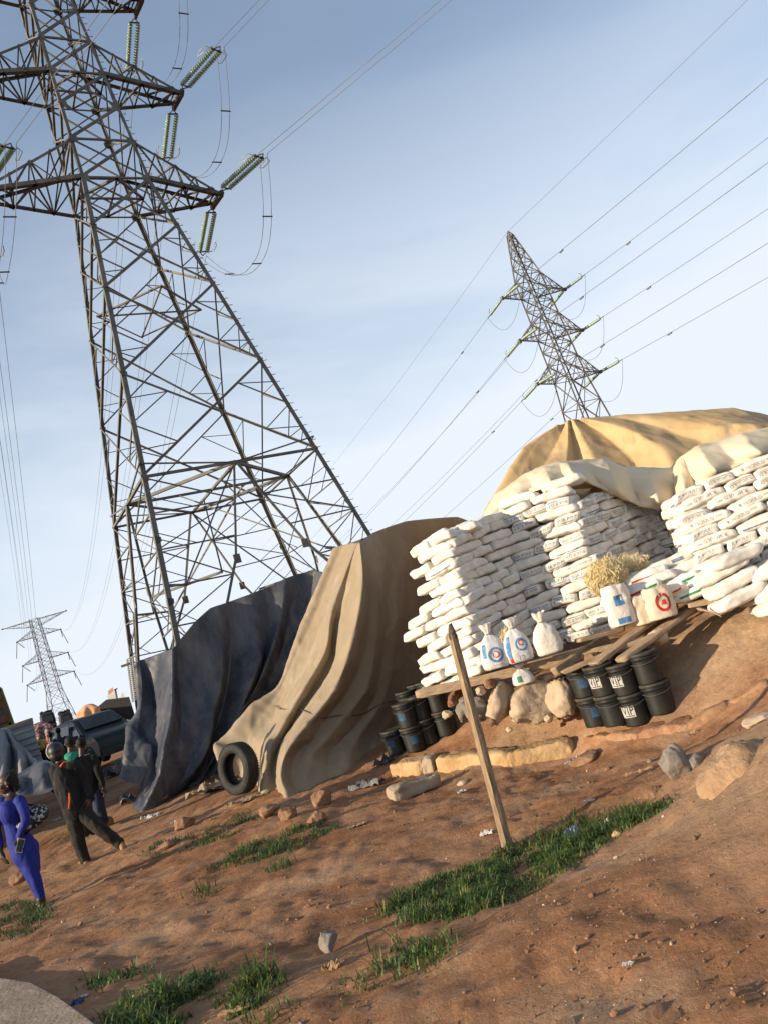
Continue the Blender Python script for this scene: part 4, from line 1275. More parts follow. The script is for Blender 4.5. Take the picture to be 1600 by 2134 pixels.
for a in [(1403, 1592, 62, 84, 'upright grey brown boulder standing on the right dirt bank', STONEG, 21),
          (1446, 1586, 40, 44, 'dark rock half hidden behind the upright boulder', STONEG, 22),
          (1356, 1655, 60, 28, 'small clay lump at the foot of the upright boulder', CLAY, 23),
          (668, 1666, 50, 34, 'angular clay lump at the hem of the brown tarpaulin', CLAY, 24),
          (660, 1704, 40, 30, 'rough clay lump in front of the grass strip', CLAY, 25),
          (684, 1960, 44, 50, 'lone grey stone on the bare dirt in the foreground', STONEG, 26),
          (1218, 1580, 66, 24, 'flat tan slab of stone below the broken kerb', CLAY, 27),
          (1560, 1630, 240, 170, 'large pale earthy boulder half buried at the right edge beside the upright boulder', EARTHY, 43, None, .2, 0, 5.2),
          (1346, 1918, 30, 14, 'small black stone on the right dirt bank', RUBBER, 28),
          (1284, 1738, 24, 18, 'yellowish broken stone at the right edge of the grass', KERBY, 29),
          (962, 1632, 26, 14, 'pebble sized pale stone beside the fallen concrete block', STONE, 30),
          (1580, 1500, 70, 26, 'pale crumbly slab at the right edge of the picture', STONE, 31),
          (1500, 2110, 70, 34, 'half buried brown stone at the bottom right corner', CLAY, 32),
          (385, 1715, 46, 26, 'weathered flat stone beside the grass near the man', CLAY, 33),
          (345, 1765, 44, 18, 'low flat stone beside the sandal of the walking man', CLAY, 34),
          (560, 1690, 54, 26, 'rounded red earth lump below the tyre', CLAY, 35),
          (600, 1655 + 40, 40, 30, 'reddish lump right of the earth lump below the tyre', CLAY, 36),
          (222, 1715, 34, 22, 'brown stone behind the striding man', CLAY, 37),
          (330, 1665, 50, 22, 'flat brown stone holding the hem of the navy tarpaulin', CLAY, 38),
          (40, 1830, 40, 26, 'pale clay clod behind the woman in blue', CLAY, 39),
          (1150, 1990, 24, 12, 'little pale stone on the bank right of the grass', STONE, 40),
          (1100, 1965 , 30, 20, 'crumbling clod of pale earth on the bank', CLAY, 41)]:
    rock(*a)

def block_between(name, p, q, h, dep, m, label, cat, seed, tilt=0, group=None):
    """a rough block whose front bottom edge runs from p to q"""
    p, q = Vector(p), Vector(q)
    d = q - p; Ld = d.length; d.normalize()
    n = Vector((d.y, -d.x, 0)).normalized()
    me = pillow(Ld / 2, dep / 2, h / 2, seed, 7, .04, .04, max(12, int(Ld * 24)), 8, 9, .03).mesh(name, m)
    o = link(name, me)
    y = -n; z = d.cross(y)
    M = Matrix((d, y, z)).transposed()
    o.matrix_world = Matrix.Translation((p + q) / 2 - n * dep / 2 + z * (h / 2)) @ (M @ Euler((tilt, 0, 0)).to_matrix()).to_4x4()
    return tag(o, label, cat, group)
kp = [(814, 1624), (880, 1615), (905, 1610), (1060, 1600), (1195, 1568), (1215, 1556), (1325, 1545), (1440, 1522), (1530, 1470), (1610, 1420)]
kl = [('ochre end kerb block with a rounded left corner by the left buckets', KERBY, .25, .30), ('short bare concrete piece between the two ochre kerb blocks', CONC, .24, .28), ('long ochre kerb block behind the wooden post', KERBY, .24, .30), ('chipped ochre kerb block ending at the broken gap', KERBY, .22, .3),
      None, ('earth crusted kerb block in front of the right buckets', GROUND, .2, .34), ('reddish kerb block right of the stacked buckets', GROUND, .2, .4), ('dark sided broken slab edge on the right slope', GROUND, .16, .6), ('dirt covered slab edge reaching the right picture border', GROUND, .14, .6)]
for k, e in enumerate(kl):
    if not e: continue
    p, q = gpx(*kp[k]), gpx(*kp[k + 1])
    dz_ = .06 if e[1] is not GROUND else .10
    p.z -= dz_; q.z -= dz_
    block_between('kerb_stone', p, q, e[2], e[3], e[1], e[0], 'kerb', 70 + k, 0, 'kerb stones along the yard edge')
p, q = gpx(822, 1672), gpx(926, 1634); p.z -= .02; q.z -= .02
block_between('concrete_block', p, q, .17, .19, CONC, 'fallen concrete block lying loose in front of the kerb', 'block', 90, .12)

# plank deck
def plank(p, q, w, t, label, seed, up=(0, 0, 1), m=None, name='plank', group='boards of the plank deck'):
    p, q = Vector(p), Vector(q)
    d = q - p; L_ = d.length; d.normalize()
    u = Vector(up); y = u.cross(d).normalized(); z = d.cross(y)
    me = pillow(L_ / 2, w / 2, t / 2, seed, 14, .0, .0, max(12, int(L_ * 12)), 5, 5, .007).mesh(name, m or WOOD)
    o = link(name, me)
    o.matrix_world = Matrix.Translation((p + q) / 2) @ Matrix((d, y, z)).transposed().to_4x4()
    return tag(o, label, 'plank', group)
A_, B_ = at(864, 1443, 9.85), at(1296, 1341, 9.32)
dd = (B_ - A_).normalized(); bk = Vector((-dd.y, dd.x, 0)).normalized()
plank(A_ + Vector((0, 0, -.03)), B_ + Vector((0, 0, -.03)), .05, .11, 'long front plank on edge along the sack deck', 1)
for k in range(3):
    plank(A_ + bk * (.17 + .27 * k) + Vector((0, 0, -.01)), B_ + bk * (.17 + .27 * k) + Vector((0, 0, -.01)), .25, .04, '%s deck board from the front lying under the sacks' % NTH[k], 2 + k)
plank(at(1155, 1402, 9.2), at(1262, 1330, 9.75), .10, .12, 'stout beam end leaning out from under the deck', 6)
plank(at(1290, 1378, 8.75), at(1478, 1236, 9.25), .2, .055, 'bright sloping board resting on the right end of the deck', 7)
plank(at(1235, 1385, 8.85), at(1400, 1262, 9.35), .2, .05, 'second sloping board behind the bright one', 8)
plank(at(1170, 1402, 9.0), at(1392, 1312, 8.95), .09, .05, 'lower board on the squared pale block', 9)
plank(at(1200, 1335, 9.3), at(1295, 1312, 9.4), .2, .05, 'short grey board lying on the deck before the lettered sacks', 10)
plank(at(1432, 1262, 8.95), at(1560, 1236, 8.75), .22, .06, 'plank under the plump sacks at the right', 11)
plank(at(1530, 1262, 8.7), at(1640, 1236, 8.6), .22, .06, 'plank end at the right picture edge under the sacks', 12)
plank(at(1452, 1268, 8.7), at(1502, 1283, 8.5), .025, .02, 'thin stick lying on the dirt slope', 13)
# fence post
gb = gpx(1056, 1764)
tp = at(930, 1278, gb.y + .10)
dv = (tp - gb); Lp = dv.length
rt = empty('wooden_post', gb, 'lone leaning timber post with a broken top standing in the grass', 'post')
m = MB(); rr = random.Random(4)
prof = []
Mz = dv.to_track_quat('Z', 'Y').to_matrix().to_4x4() @ Matrix.Rotation(math.radians(-18), 4, 'Z')
NS = 40
for i in range(NS + 1):
    t = -0.04 + 1.0 * i / NS
    w, dp_ = .047 - .007 * t, .028 - .003 * t
    for kx, ky in ((-1, -1), (-.3, -1.04), (.4, -1.0), (1, -.9), (1, 0), (1, .95), (0, 1), (-1, 1), (-1.03, 0)):
        n_ = noise.noise(Vector((kx * 3, ky * 3, t * 9))) * .004
        v = Mz @ Vector((kx * w + n_, ky * dp_ + n_, t * Lp * .94))
        m.v.append(tuple(v))
for i in range(NS):
    for k in range(9):
        m.f.append((i * 9 + k, i * 9 + (k + 1) % 9, (i + 1) * 9 + (k + 1) % 9, (i + 1) * 9 + k)); m.m.append(0); m.sm.append(False)
m.f.append(tuple(NS * 9 + k for k in range(9))); m.m.append(0); m.sm.append(False)
m.build('shaft', WOODP, rt)
m = MB()
pts = []
for i in range(8):
    t = .925 + .065 * i / 7
    for k in range(10):
        a = 6.2832 * k / 10
        r_ = (.047 - .022 * (i / 7) ** 2) * (1 + .25 * noise.noise(Vector((math.cos(a) * 2, math.sin(a) * 2, i * .6))))
        pts.append(Mz @ Vector((math.cos(a) * r_ - .01 * i / 7, math.sin(a) * r_ * .65, t * Lp * .955 + (.05 * noise.noise(Vector((k * .9, 2, 3))) if i == 7 else 0))))
m.poly(pts, [(i * 10 + k, i * 10 + (k + 1) % 10, (i + 1) * 10 + (k + 1) % 10, (i + 1) * 10 + k) for i in range(7) for k in range(10)] + [tuple(70 + k for k in range(10))], 0, False)
m.build('splintered_tip', CHAR, rt)

# paint buckets
def make_bucket(kind, h=.335, r=.158):
    root = empty('bucket', (0, 0, 0))
    rb = r * .87
    pr = [(0.02, 0), (rb, 0.0), (rb + .002, .012)]
    pr += [(rb + (r - rb) * t * .94, h * .93 * t) for t in (.3, .6, .78)]
    pr += [(r * .985, h * .79), (r * 1.03, h * .80), (r * 1.03, h * .825), (r * .985, h * .83), (r * .985, h * .87), (r * 1.03, h * .88), (r * 1.03, h * .90)]
    MB().lathe(pr, 36).build('body', BUCK, root)
    lid = LIDO if kind == 'orange' else LIDM
    MB().lathe([(r * 1.0, h * .895), (r * 1.06, h * .90), (r * 1.065, h * .955), (r * 1.045, h * .985), (r * .985, h * .99), (r * .94, h * .965), (r * .5, h * .967), (.01, h * .97)], 36).build('lid', lid, root)
    m = MB()
    pts = []
    for k in range(15):
        a = math.pi * (k / 14)
        pts.append(Vector((math.cos(a) * r * 1.05, -math.sin(a) * r * 1.075, h * .8 - math.sin(a) * h * .16)))
    m.tube(pts, .004, 5); m.build('handle', STEELD, root)
    def wrapm(lo, hi, z0, z1, mt, name, lift=.0015, par=root):
        m = MB(); n = 14; vs = []
        for i in range(n + 1):
            a = lo + (hi - lo) * i / n
            for z in (z0, (z0 + z1) / 2, z1):
                R_ = rb + (r - rb) * min(1, z / (h * .93)) * .94 + lift
                vs.append((R_ * math.sin(a), -R_ * math.cos(a), z))
        m.poly(vs, [(3 * i + j, 3 * i + 3 + j, 3 * i + 4 + j, 3 * i + 1 + j) for i in range(n) for j in (0, 1)], 0, True)
        return m.build(name, mt, par)
    if kind == 'letter':
        lb = wrapm(-.72, .30, h * .30, h * .66, PRINTW, 'label')
        vs, fs = text_mesh('VIP')
        m = MB(); pts = []
        for x, z, _ in vs:
            a = -.20 + x * .86; zz = h * .52 + z * .2
            R_ = rb + (r - rb) * (zz / (h * .93)) * .94 + .003
            pts.append((R_ * math.sin(a), -R_ * math.cos(a), zz))
        m.poly(pts, fs, 0); m.build('lettering', PRINTK, lb)
        wrapm(-.5, .2, h * .335, h * .36, PRINTK, 'print_rule', .003, lb)
    elif kind == 'blue':
        wrapm(-.35, .42, h * .32, h * .62, PRINTB, 'label')
    return root
PROTO = {}
GRPB = 'black paint buckets in the two stacked groups'
def put_bucket(kind, loc, label, rz, tilt=(0, 0)):
    if kind not in PROTO: PROTO[kind] = o = make_bucket(kind)
    else: o = copy_tree(PROTO[kind])
    o.location = loc; o.rotation_euler = (tilt[0], tilt[1], rz)
    return tag(o, label, 'bucket', GRPB)
cols = [ # base px, base py, kinds (bottom, top), words
 (1219, 1505, ('letter', 'letter'), 'far left column of the right group'), (1246, 1514, ('blue', 'blue'), 'front left column of the right group'),
 (1286, 1513, ('plain', 'letter'), 'front middle column of the right group'), (1331, 1512, ('letter', 'letter'), 'front right column of the right group'),
 (1381, 1489, ('plain', 'plain'), 'outermost right column of the right group'), (1284, 1486, ('plain', 'orange'), 'hidden middle back column of the right group'), (1334, 1480, ('plain', 'plain'), 'hidden right back column of the right group'),
 (867, 1568, ('blue', 'blue'), 'front column of the left group'), (828, 1574, ('blue', None), 'low single column of the left group'), (897, 1552, ('plain', 'plain'), 'middle column of the left group'),
 (934, 1534, ('plain', 'plain'), 'right column of the left group'), (872, 1538, ('plain', 'plain'), 'back left column of the left group'), (893, 1522, ('plain', 'plain'), 'back middle column of the left group'), (916, 1518, ('plain', 'plain'), 'back right column of the left group')]
for px, py, kinds, word in cols:
    g = gpx(px, py - 6)
    if px > 1100: g = g + Vector((0, 0.02, 0)) 
    rz0 = -.35 if px > 1100 else -.25
    for lv, kd in enumerate(kinds):
        if not kd: continue
        nm = ('lower', 'upper')[lv] if kinds[1] else 'only'
        extra = {'letter': 'with white VIP label', 'blue': 'with blue label', 'orange': 'with orange dusted lid', 'plain': 'without label'}[kd]
        put_bucket(kd, g + Vector((rnd.uniform(-.01, .01), rnd.uniform(-.01, .01), -.01 + lv * .332)), '%s black bucket %s, %s' % (nm, extra, word), rz0 + rnd.uniform(-.3, .3), (0, .02))

# tyre
def tyre():
    c = at(497, 1601, 11.75)
    root = empty('tyre', c, 'bald black car tyre leaning against the brown tarpaulin', 'tyre')
    ax = Vector((-.60, -.78, .14)).normalized()
    M = ax.to_track_quat('Z', 'Y').to_matrix().to_4x4()
    R_, w = .365, .115
    m = MB()
    pr = [(R_ * .60, -w * .62), (R_ * .62, -w * .78), (R_ * .74, -w * 1.0), (R_ * .86, -w * .98), (R_ * .95, -w * .82), (R_ * .985, -w * .7), (R_, -w * .45), (R_, -w * .30), (R_ * .975, -w * .28), (R_ * .975, -w * .22), (R_, -w * .2), (R_, w * .2), (R_ * .975, w * .22), (R_ * .975, w * .28), (R_, w * .3), (R_, w * .45), (R_ * .985, w * .7), (R_ * .95, w * .82), (R_ * .86, w * .98), (R_ * .74, w), (R_ * .62, w * .78), (R_ * .60, w * .62), (R_ * .64, w * .4), (R_ * .86, w * .3), (R_ * .92, 0), (R_ * .86, -w * .3), (R_ * .64, -w * .4), (R_ * .60, -w * .62)]
    m.lathe(pr, 72, 0, M, True, False)
    m.build('carcass', RUBBER, root, weld=True)
    m = MB()
    for k in range(60):
        a = 6.2832 * k / 60
        for sgn in (-1, 1):
            p = Vector((math.cos(a) * R_ * .992, math.sin(a) * R_ * .992, sgn * w * .58))
            q = Vector((math.cos(a + .05) * R_ * .955, math.sin(a + .05) * R_ * .955, sgn * w * .86))
            m.bar(M @ p, M @ q, .012, .012)
    o = m.build('tread_blocks', RUBBER, root); o['kind'] = 'stuff'
tyre()

# small tied bags and standing sacks on the deck
PLAST = mat('printed_plastic_bag', (0.50, 0.48, 0.47), 0.4, 0, .2, 6, .3, 30, col2=(0.70, 0.68, 0.66), spec=.45)
CLOTHW = mat('white_cloth_sack', (0.58, 0.53, 0.46), 0.8, 0, .2, 6, .4, 30, col2=(0.72, 0.67, 0.6))
KRAFT = mat('kraft_paper_sack', (0.52, 0.42, 0.31), 0.8, 0, .2, 6, .4, 20, col2=(0.66, 0.56, 0.44))
STRING = mat('tie_string', (0.3, 0.25, 0.16), .9)
def tied_bag(px, py, wpx, hpx, Y, label, bodym, marks, seed, name='tied_bag', neck=True, cat='bag'):
    """px, py: middle of the foot"""
    c = at(px, py, Y); sc = FPX / ((c - Vector((0, 0, EYE))).dot(_f))
    w, h = wpx / sc / 2, hpx / sc
    root = empty(name, c, label, cat)
    n = 30
    def R_(t):
        if neck:
            return w * np.interp(t, [0, .04, .2, .4, .58, .70, .76, .80, .88, 1.0], [.80, .93, 1.0, .95, .72, .40, .22, .20, .36, .48])
        return w * np.interp(t, [0, .04, .3, .7, .9, 1.0], [.86, .97, 1.0, .98, .92, .84])
    def pt(t, a, lift=0):
        r_ = R_(t) * (1 + (.10 if t < .6 else .30) * noise.noise(Vector((math.cos(a) * 2.2 + seed, math.sin(a) * 2.2, t * 4)))) + .02 * w * math.sin(a * 9 + seed) * (1 if .55 < t else .3) + lift
        sq = 1 + .12 * abs(math.sin(2 * a))
        return Vector((r_ * sq * math.cos(a), r_ * sq * math.sin(a) * .72, t * h + (.05 * h * noise.noise(Vector((a * 2, seed, 3))) if t > .95 else 0)))
    m = MB(); N_ = 34
    for i in range(N_ + 1):
        for k in range(n): m.v.append(tuple(pt(i / N_, 6.2832 * k / n)))
    for i in range(N_):
        for k in range(n):
            m.f.append((i * n + k, i * n + (k + 1) % n, (i + 1) * n + (k + 1) % n, (i + 1) * n + k)); m.m.append(0); m.sm.append(True)
    m.f.append(tuple(range(n))[::-1]); m.m.append(0); m.sm.append(False)
    if not neck: m.f.append(tuple(N_ * n + k for k in range(n))); m.m.append(0); m.sm.append(False)
    mats = [bodym, INKB, INKR, INKK, INKG]
    for kind, a0, t0, wa, ht, mi in marks:
        if kind in ('#',):
            NN = 8; vs = [pt(t0 - ht / 2 + ht * j / NN, a0 - wa / 2 + wa * i / NN, .003) for i in range(NN + 1) for j in range(NN + 1)]
            m.poly(vs, [(i * 9 + j, (i + 1) * 9 + j, (i + 1) * 9 + j + 1, i * 9 + j + 1) for i in range(NN) for j in range(NN)], mi, True)
        elif kind == 'o':
            vs = []
            for i in range(20):
                for r_ in (.34, .5): vs.append(pt(t0 + ht * r_ * math.sin(6.2832 * i / 20), a0 + wa * r_ * math.cos(6.2832 * i / 20), .003))
            m.poly(vs, [(2 * i, 2 * i + 1, (2 * i + 3) % 40, (2 * i + 2) % 40) for i in range(20)], mi, True)
        else:
            tv, tf = text_mesh(kind)
            m.poly([pt(t0 + y * ht, a0 + x * wa, .004) for x, y, _ in tv], tf, mi)
    m.build('bag_body', mats, root)
    if neck:
        MB().lathe([(w * .25, h * .755), (w * .29, h * .77), (w * .25, h * .785)], 16).build('tie', STRING, root)
    root.rotation_euler = (0, .03, 0)
    return root
FR = -1.5708
tied_bag(1036, 1392, 56, 94, 9.36, 'small tied plastic bag with a round blue emblem, left one on the deck', PLAST, [('o', FR + .1, .30, 1.1, .34, 1), ('o', FR + .1, .31, .5, .16, 2), ('#', FR - .75, .42, .35, .3, 1), ('LIME', FR + .1, .08, .7, .09, 3)], 1)
tied_bag(1086, 1378, 58, 92, 9.32, 'small tied plastic bag with blue and red print, middle one on the deck', PLAST, [('#', FR - .75, .36, .34, .5, 1), ('#', FR - .75, .08, .34, .12, 2), ('o', FR + .25, .38, .9, .3, 1), ('o', FR + .25, .42, .4, .14, 2), ('10', FR + .05, .09, .35, .14, 3)], 2)
tied_bag(1146, 1362, 58, 88, 9.30, 'knotted white cloth bag with no print, right one on the deck', CLOTHW, [], 3)
tied_bag(1300, 1302, 54, 84, 9.05, 'upright open topped sack with blue panels beside the fibre bundle', CLOTHW, [('#', FR, .62, .7, .26, 1), ('#', FR, .12, 1.0, .14, 1)], 4, 'standing_sack', False, 'sack')
tied_bag(1345, 1300, 40, 60, 9.05, 'plain kraft paper sack standing between two printed sacks', KRAFT, [], 5, 'standing_sack', False, 'sack')
tied_bag(1382, 1288, 60, 66, 8.98, 'kraft paper sack with a red ring emblem on the boards', KRAFT, [('o', FR + .1, .5, 1.0, .6, 2), ('#', FR + .1, .5, .3, .16, 2)], 6, 'standing_sack', False, 'sack')
tied_bag(1092, 1425, 44, 42, 9.45, 'crumpled clear plastic bag stuffed under the deck', PLAST, [('#', FR - .4, .3, .4, .3, 4)], 7, 'plastic_bag', True)
# fibre
FIBRE = mat('blond_sisal_fibre', (0.58, 0.45, 0.22), .8, 0, .3, 8, col2=(0.80, 0.67, 0.40), sheen=.2)
def fibre(px, py, wpx, hpx, Y, n, label, seed):
    c = at(px, py, Y); sc = FPX / ((c - Vector((0, 0, EYE))).dot(_f)); w, h = wpx / sc / 2, hpx / sc / 2
    rr = random.Random(seed); m = MB()
    m.ball((0, 0, 0), (w * .66, w * .45, h * .66), 18, 12)
    for s_ in range(n):
        a, b_ = rr.uniform(0, 6.28), rr.uniform(-1.2, 1.2)
        p = Vector((math.cos(a) * math.cos(b_) * w, math.sin(a) * math.cos(b_) * w * .75, math.sin(b_) * h)) * rr.uniform(.6, .95)
        t = Vector((rr.gauss(-.2, .5), rr.gauss(0, .4), -1 + rr.gauss(0, .5))).normalized()
        pts = [p]
        for k in range(9):
            t = (t + Vector((rr.gauss(0, .22), rr.gauss(0, .22), rr.gauss(0, .22)))).normalized()
            q = pts[-1] + t * w * .19
            e = Vector((q.x / w, q.y / (w * .75), q.z / h))
            if e.length > 1.0: q = Vector((q.x / e.length, q.y / e.length, q.z / e.length)) * (1 + rr.uniform(-.04, .14))
            pts.append(q)
        wd = rr.uniform(.0015, .0045)
        sd__ = Vector((rr.gauss(0, 1), rr.gauss(0, 1), rr.gauss(0, 1))).normalized()
        b0 = len(m.v)
        for q in pts: m.v += [tuple(q - sd__ * wd), tuple(q + sd__ * wd)]
        for k in range(len(pts) - 1):
            m.f.append((b0 + 2 * k, b0 + 2 * k + 1, b0 + 2 * k + 3, b0 + 2 * k + 2)); m.m.append(0); m.sm.append(True)
    o = m.build('fibre_bundle', FIBRE); o.location = c
    return tag(o, label, 'fibre')
fibre(1262, 1197, 86, 88, 9.35, 1500, 'big blond bundle of loose sisal fibre leaning on the lettered sacks', 1)
fibre(1316, 1172, 70, 48, 9.5, 400, 'darker loose fibre spreading from the big bundle over the sack pile', 2)
fibre(1062, 1322, 44, 50, 9.55, 260, 'small tuft of yellow fibre behind the tied plastic bags', 3)
# ------------------------------------------------------------------ people
SKIN = mat('dark_brown_skin', (0.045, 0.024, 0.016), .5, 0, .15, 12, .05, 120, spec=.4)
HAIR = mat('black_hair', (0.008, 0.007, 0.007), .7, 0, .3, 30, .5, 90)
BLUE = mat('royal_blue_dress', (0.012, 0.022, 0.20), .8, 0, .25, 10, .25, 26)
BLACKC = mat('black_cloth', (0.010, 0.010, 0.011), .85, 0, .4, 6, .3, 24)
TROUS = mat('charcoal_trousers', (0.020, 0.017, 0.014), .85, 0, .35, 6, .35, 20)
HELM = mat('black_helmet_shell', (0.008, 0.008, 0.009), .5, 0, .2, 4, spec=.5)
PALE = mat('pale_trim', (0.5, 0.5, 0.48), .6)
REDT = mat('red_orange_trim', (0.62, 0.07, 0.03), .6)
ORNT = mat('orange_patch', (0.55, 0.20, 0.09), .7)
SANDAL = mat('tan_sandal_leather', (0.32, 0.17, 0.07), .7, 0, .2, 12)
BOOT = mat('dark_brown_boot', (0.03, 0.017, 0.013), .5, 0, .2, 12)
GREENS = mat('green_scarf', (0.02, 0.22, 0.15), .8, 0, .25, 20, .3, 40)
YELS = mat('mustard_scarf', (0.40, 0.27, 0.06), .8, 0, .25, 20, .3, 40)
PATB = mat('sequin_bag', (0.012, 0.012, 0.014), .35, 0, .2, 26, .2, 60, col2=(0.42, 0.40, 0.38), pos=(.53, .60), detail=2)
NAVY = mat('navy_cloth', (0.02, 0.028, 0.06), .8)
REDC = mat('faded_red_cloth', (0.22, 0.04, 0.04), .8)
SCREEN = mat('phone_glass', (0.02, 0.05, 0.04), .1, spec=.6)

def flesh(name, chains, blobs, matl, parent, vox=.011, smooth=6, org=Vector((0, 0, 0)), disp=None):
    """one continuous skin over tapered chains [(point, radius)...] and ellipsoids"""
    m = MB()
    for ch in chains:
        pts = []
        rs = []
        for (p, r) in ch:
            pts.append(Vector(p) - org); rs.append(r)
        P3 = crv(np.array([list(p) + [r] for p, r in zip(pts, rs)]), 5)
        m.tube([Vector(q[:3]) for q in P3], [float(q[3]) for q in P3], 14)
        m.ball(pts[0], rs[0] * .98, 14, 9); m.ball(pts[-1], rs[-1] * .98, 14, 9)
    for b in blobs:
        m.ball(Vector(b[0]) - org, b[1], 18, 12, 0, b[2] if len(b) > 2 else None)
    me = m.mesh(name, matl)
    me = evaluated_mesh(me, [('REMESH', dict(mode='VOXEL', voxel_size=vox, use_smooth_shade=True)), ('SMOOTH', dict(factor=.5, iterations=smooth))])
    me.name = name
    if disp:
        for v in me.vertices:
            d = noise.noise(v.co * disp[1]) * disp[0] + abs(noise.noise(Vector((v.co.x * disp[1] * 2, v.co.y * disp[1] * 2, v.co.z * disp[1] * .7)))) * disp[0]
            v.co += v.normal * (d - disp[0] * .3)
    me.materials.clear(); me.materials.append(matl)
    for p in me.polygons: p.use_smooth = True
    return link(name, me, parent)

def hand(wrist, dirv, palmn, size=.185, curl=.5, side=1):
    """chains of a palm, four unequal fingers and a thumb from the wrist along dirv"""
    d = Vector(dirv).normalized(); n = Vector(palmn); n = (n - d * n.dot(d)).normalized(); s = d.cross(n) * side
    w = Vector(wrist); L_ = size
    ch = [[(w, .026), (w + d * L_ * .25, .03), (w + d * L_ * .45, .028)]]
    for q in (-1.5, -.5, .5, 1.5):
        ch.append([(w + d * L_ * .12 + s * q * .008, .014), (w + d * L_ * .5 + s * q * .019, .0125)])
    for q, ln in ((-1.5, .38), (-.5, .47), (.5, .5), (1.5, .43)):
        b = w + d * L_ * .5 + s * q * .02
        k1 = b + (d * math.cos(curl * .6) + n * math.sin(curl * .6)) * L_ * ln * .42
        k2 = k1 + (d * math.cos(curl * 1.5) + n * math.sin(curl * 1.5)) * L_ * ln * .33
        k3 = k2 + (d * math.cos(curl * 2.3) + n * math.sin(curl * 2.3)) * L_ * ln * .27
        ch.append([(b, .0105), (k1, .010), (k2, .009), (k3, .0075)])
    t0 = w + d * L_ * .16 + s * .022
    t1 = t0 + (d * .6 + s * .75 + n * .2).normalized() * L_ * .22
    t2 = t1 + (d * .85 + s * .3 + n * .45).normalized() * L_ * .2
    ch.append([(t0, .014), (t1, .0115), (t2, .009)])
    return ch

def head_blobs(c, fwd, up, s=1.0):
    """skull, jaw, nose, brow, lips, chin and ears round the head centre"""
    f = Vector(fwd).normalized(); u = Vector(up); u = (u - f * u.dot(f)).normalized(); r = f.cross(u)
    M = Matrix((r, f, u)).transposed()
    P = lambda x, y, z: Vector(c) + (r * x + f * y + u * z) * s
    B = [(P(0, -.012, .03), (.076 * s, .094 * s, .088 * s), M), (P(0, .022, -.03), (.062 * s, .068 * s, .078 * s), M), (P(0, .05, -.083), (.032 * s, .03 * s, .026 * s), M),
         (P(0, .078, .028), (.052 * s, .02 * s, .014 * s), M), (P(0, .094, -.012), (.013 * s, .02 * s, .026 * s), M), (P(0, .099, -.028), (.021 * s, .016 * s, .011 * s), M),
         (P(0, .084, -.052), (.026 * s, .017 * s, .009 * s), M), (P(0, .082, -.064), (.023 * s, .015 * s, .009 * s), M)]
    for e in (-1, 1):
        B += [(P(e * .077, -.01, -.005), (.011 * s, .02 * s, .032 * s), M), (P(e * .044, .056, -.02), (.026 * s, .026 * s, .024 * s), M)]
    return B

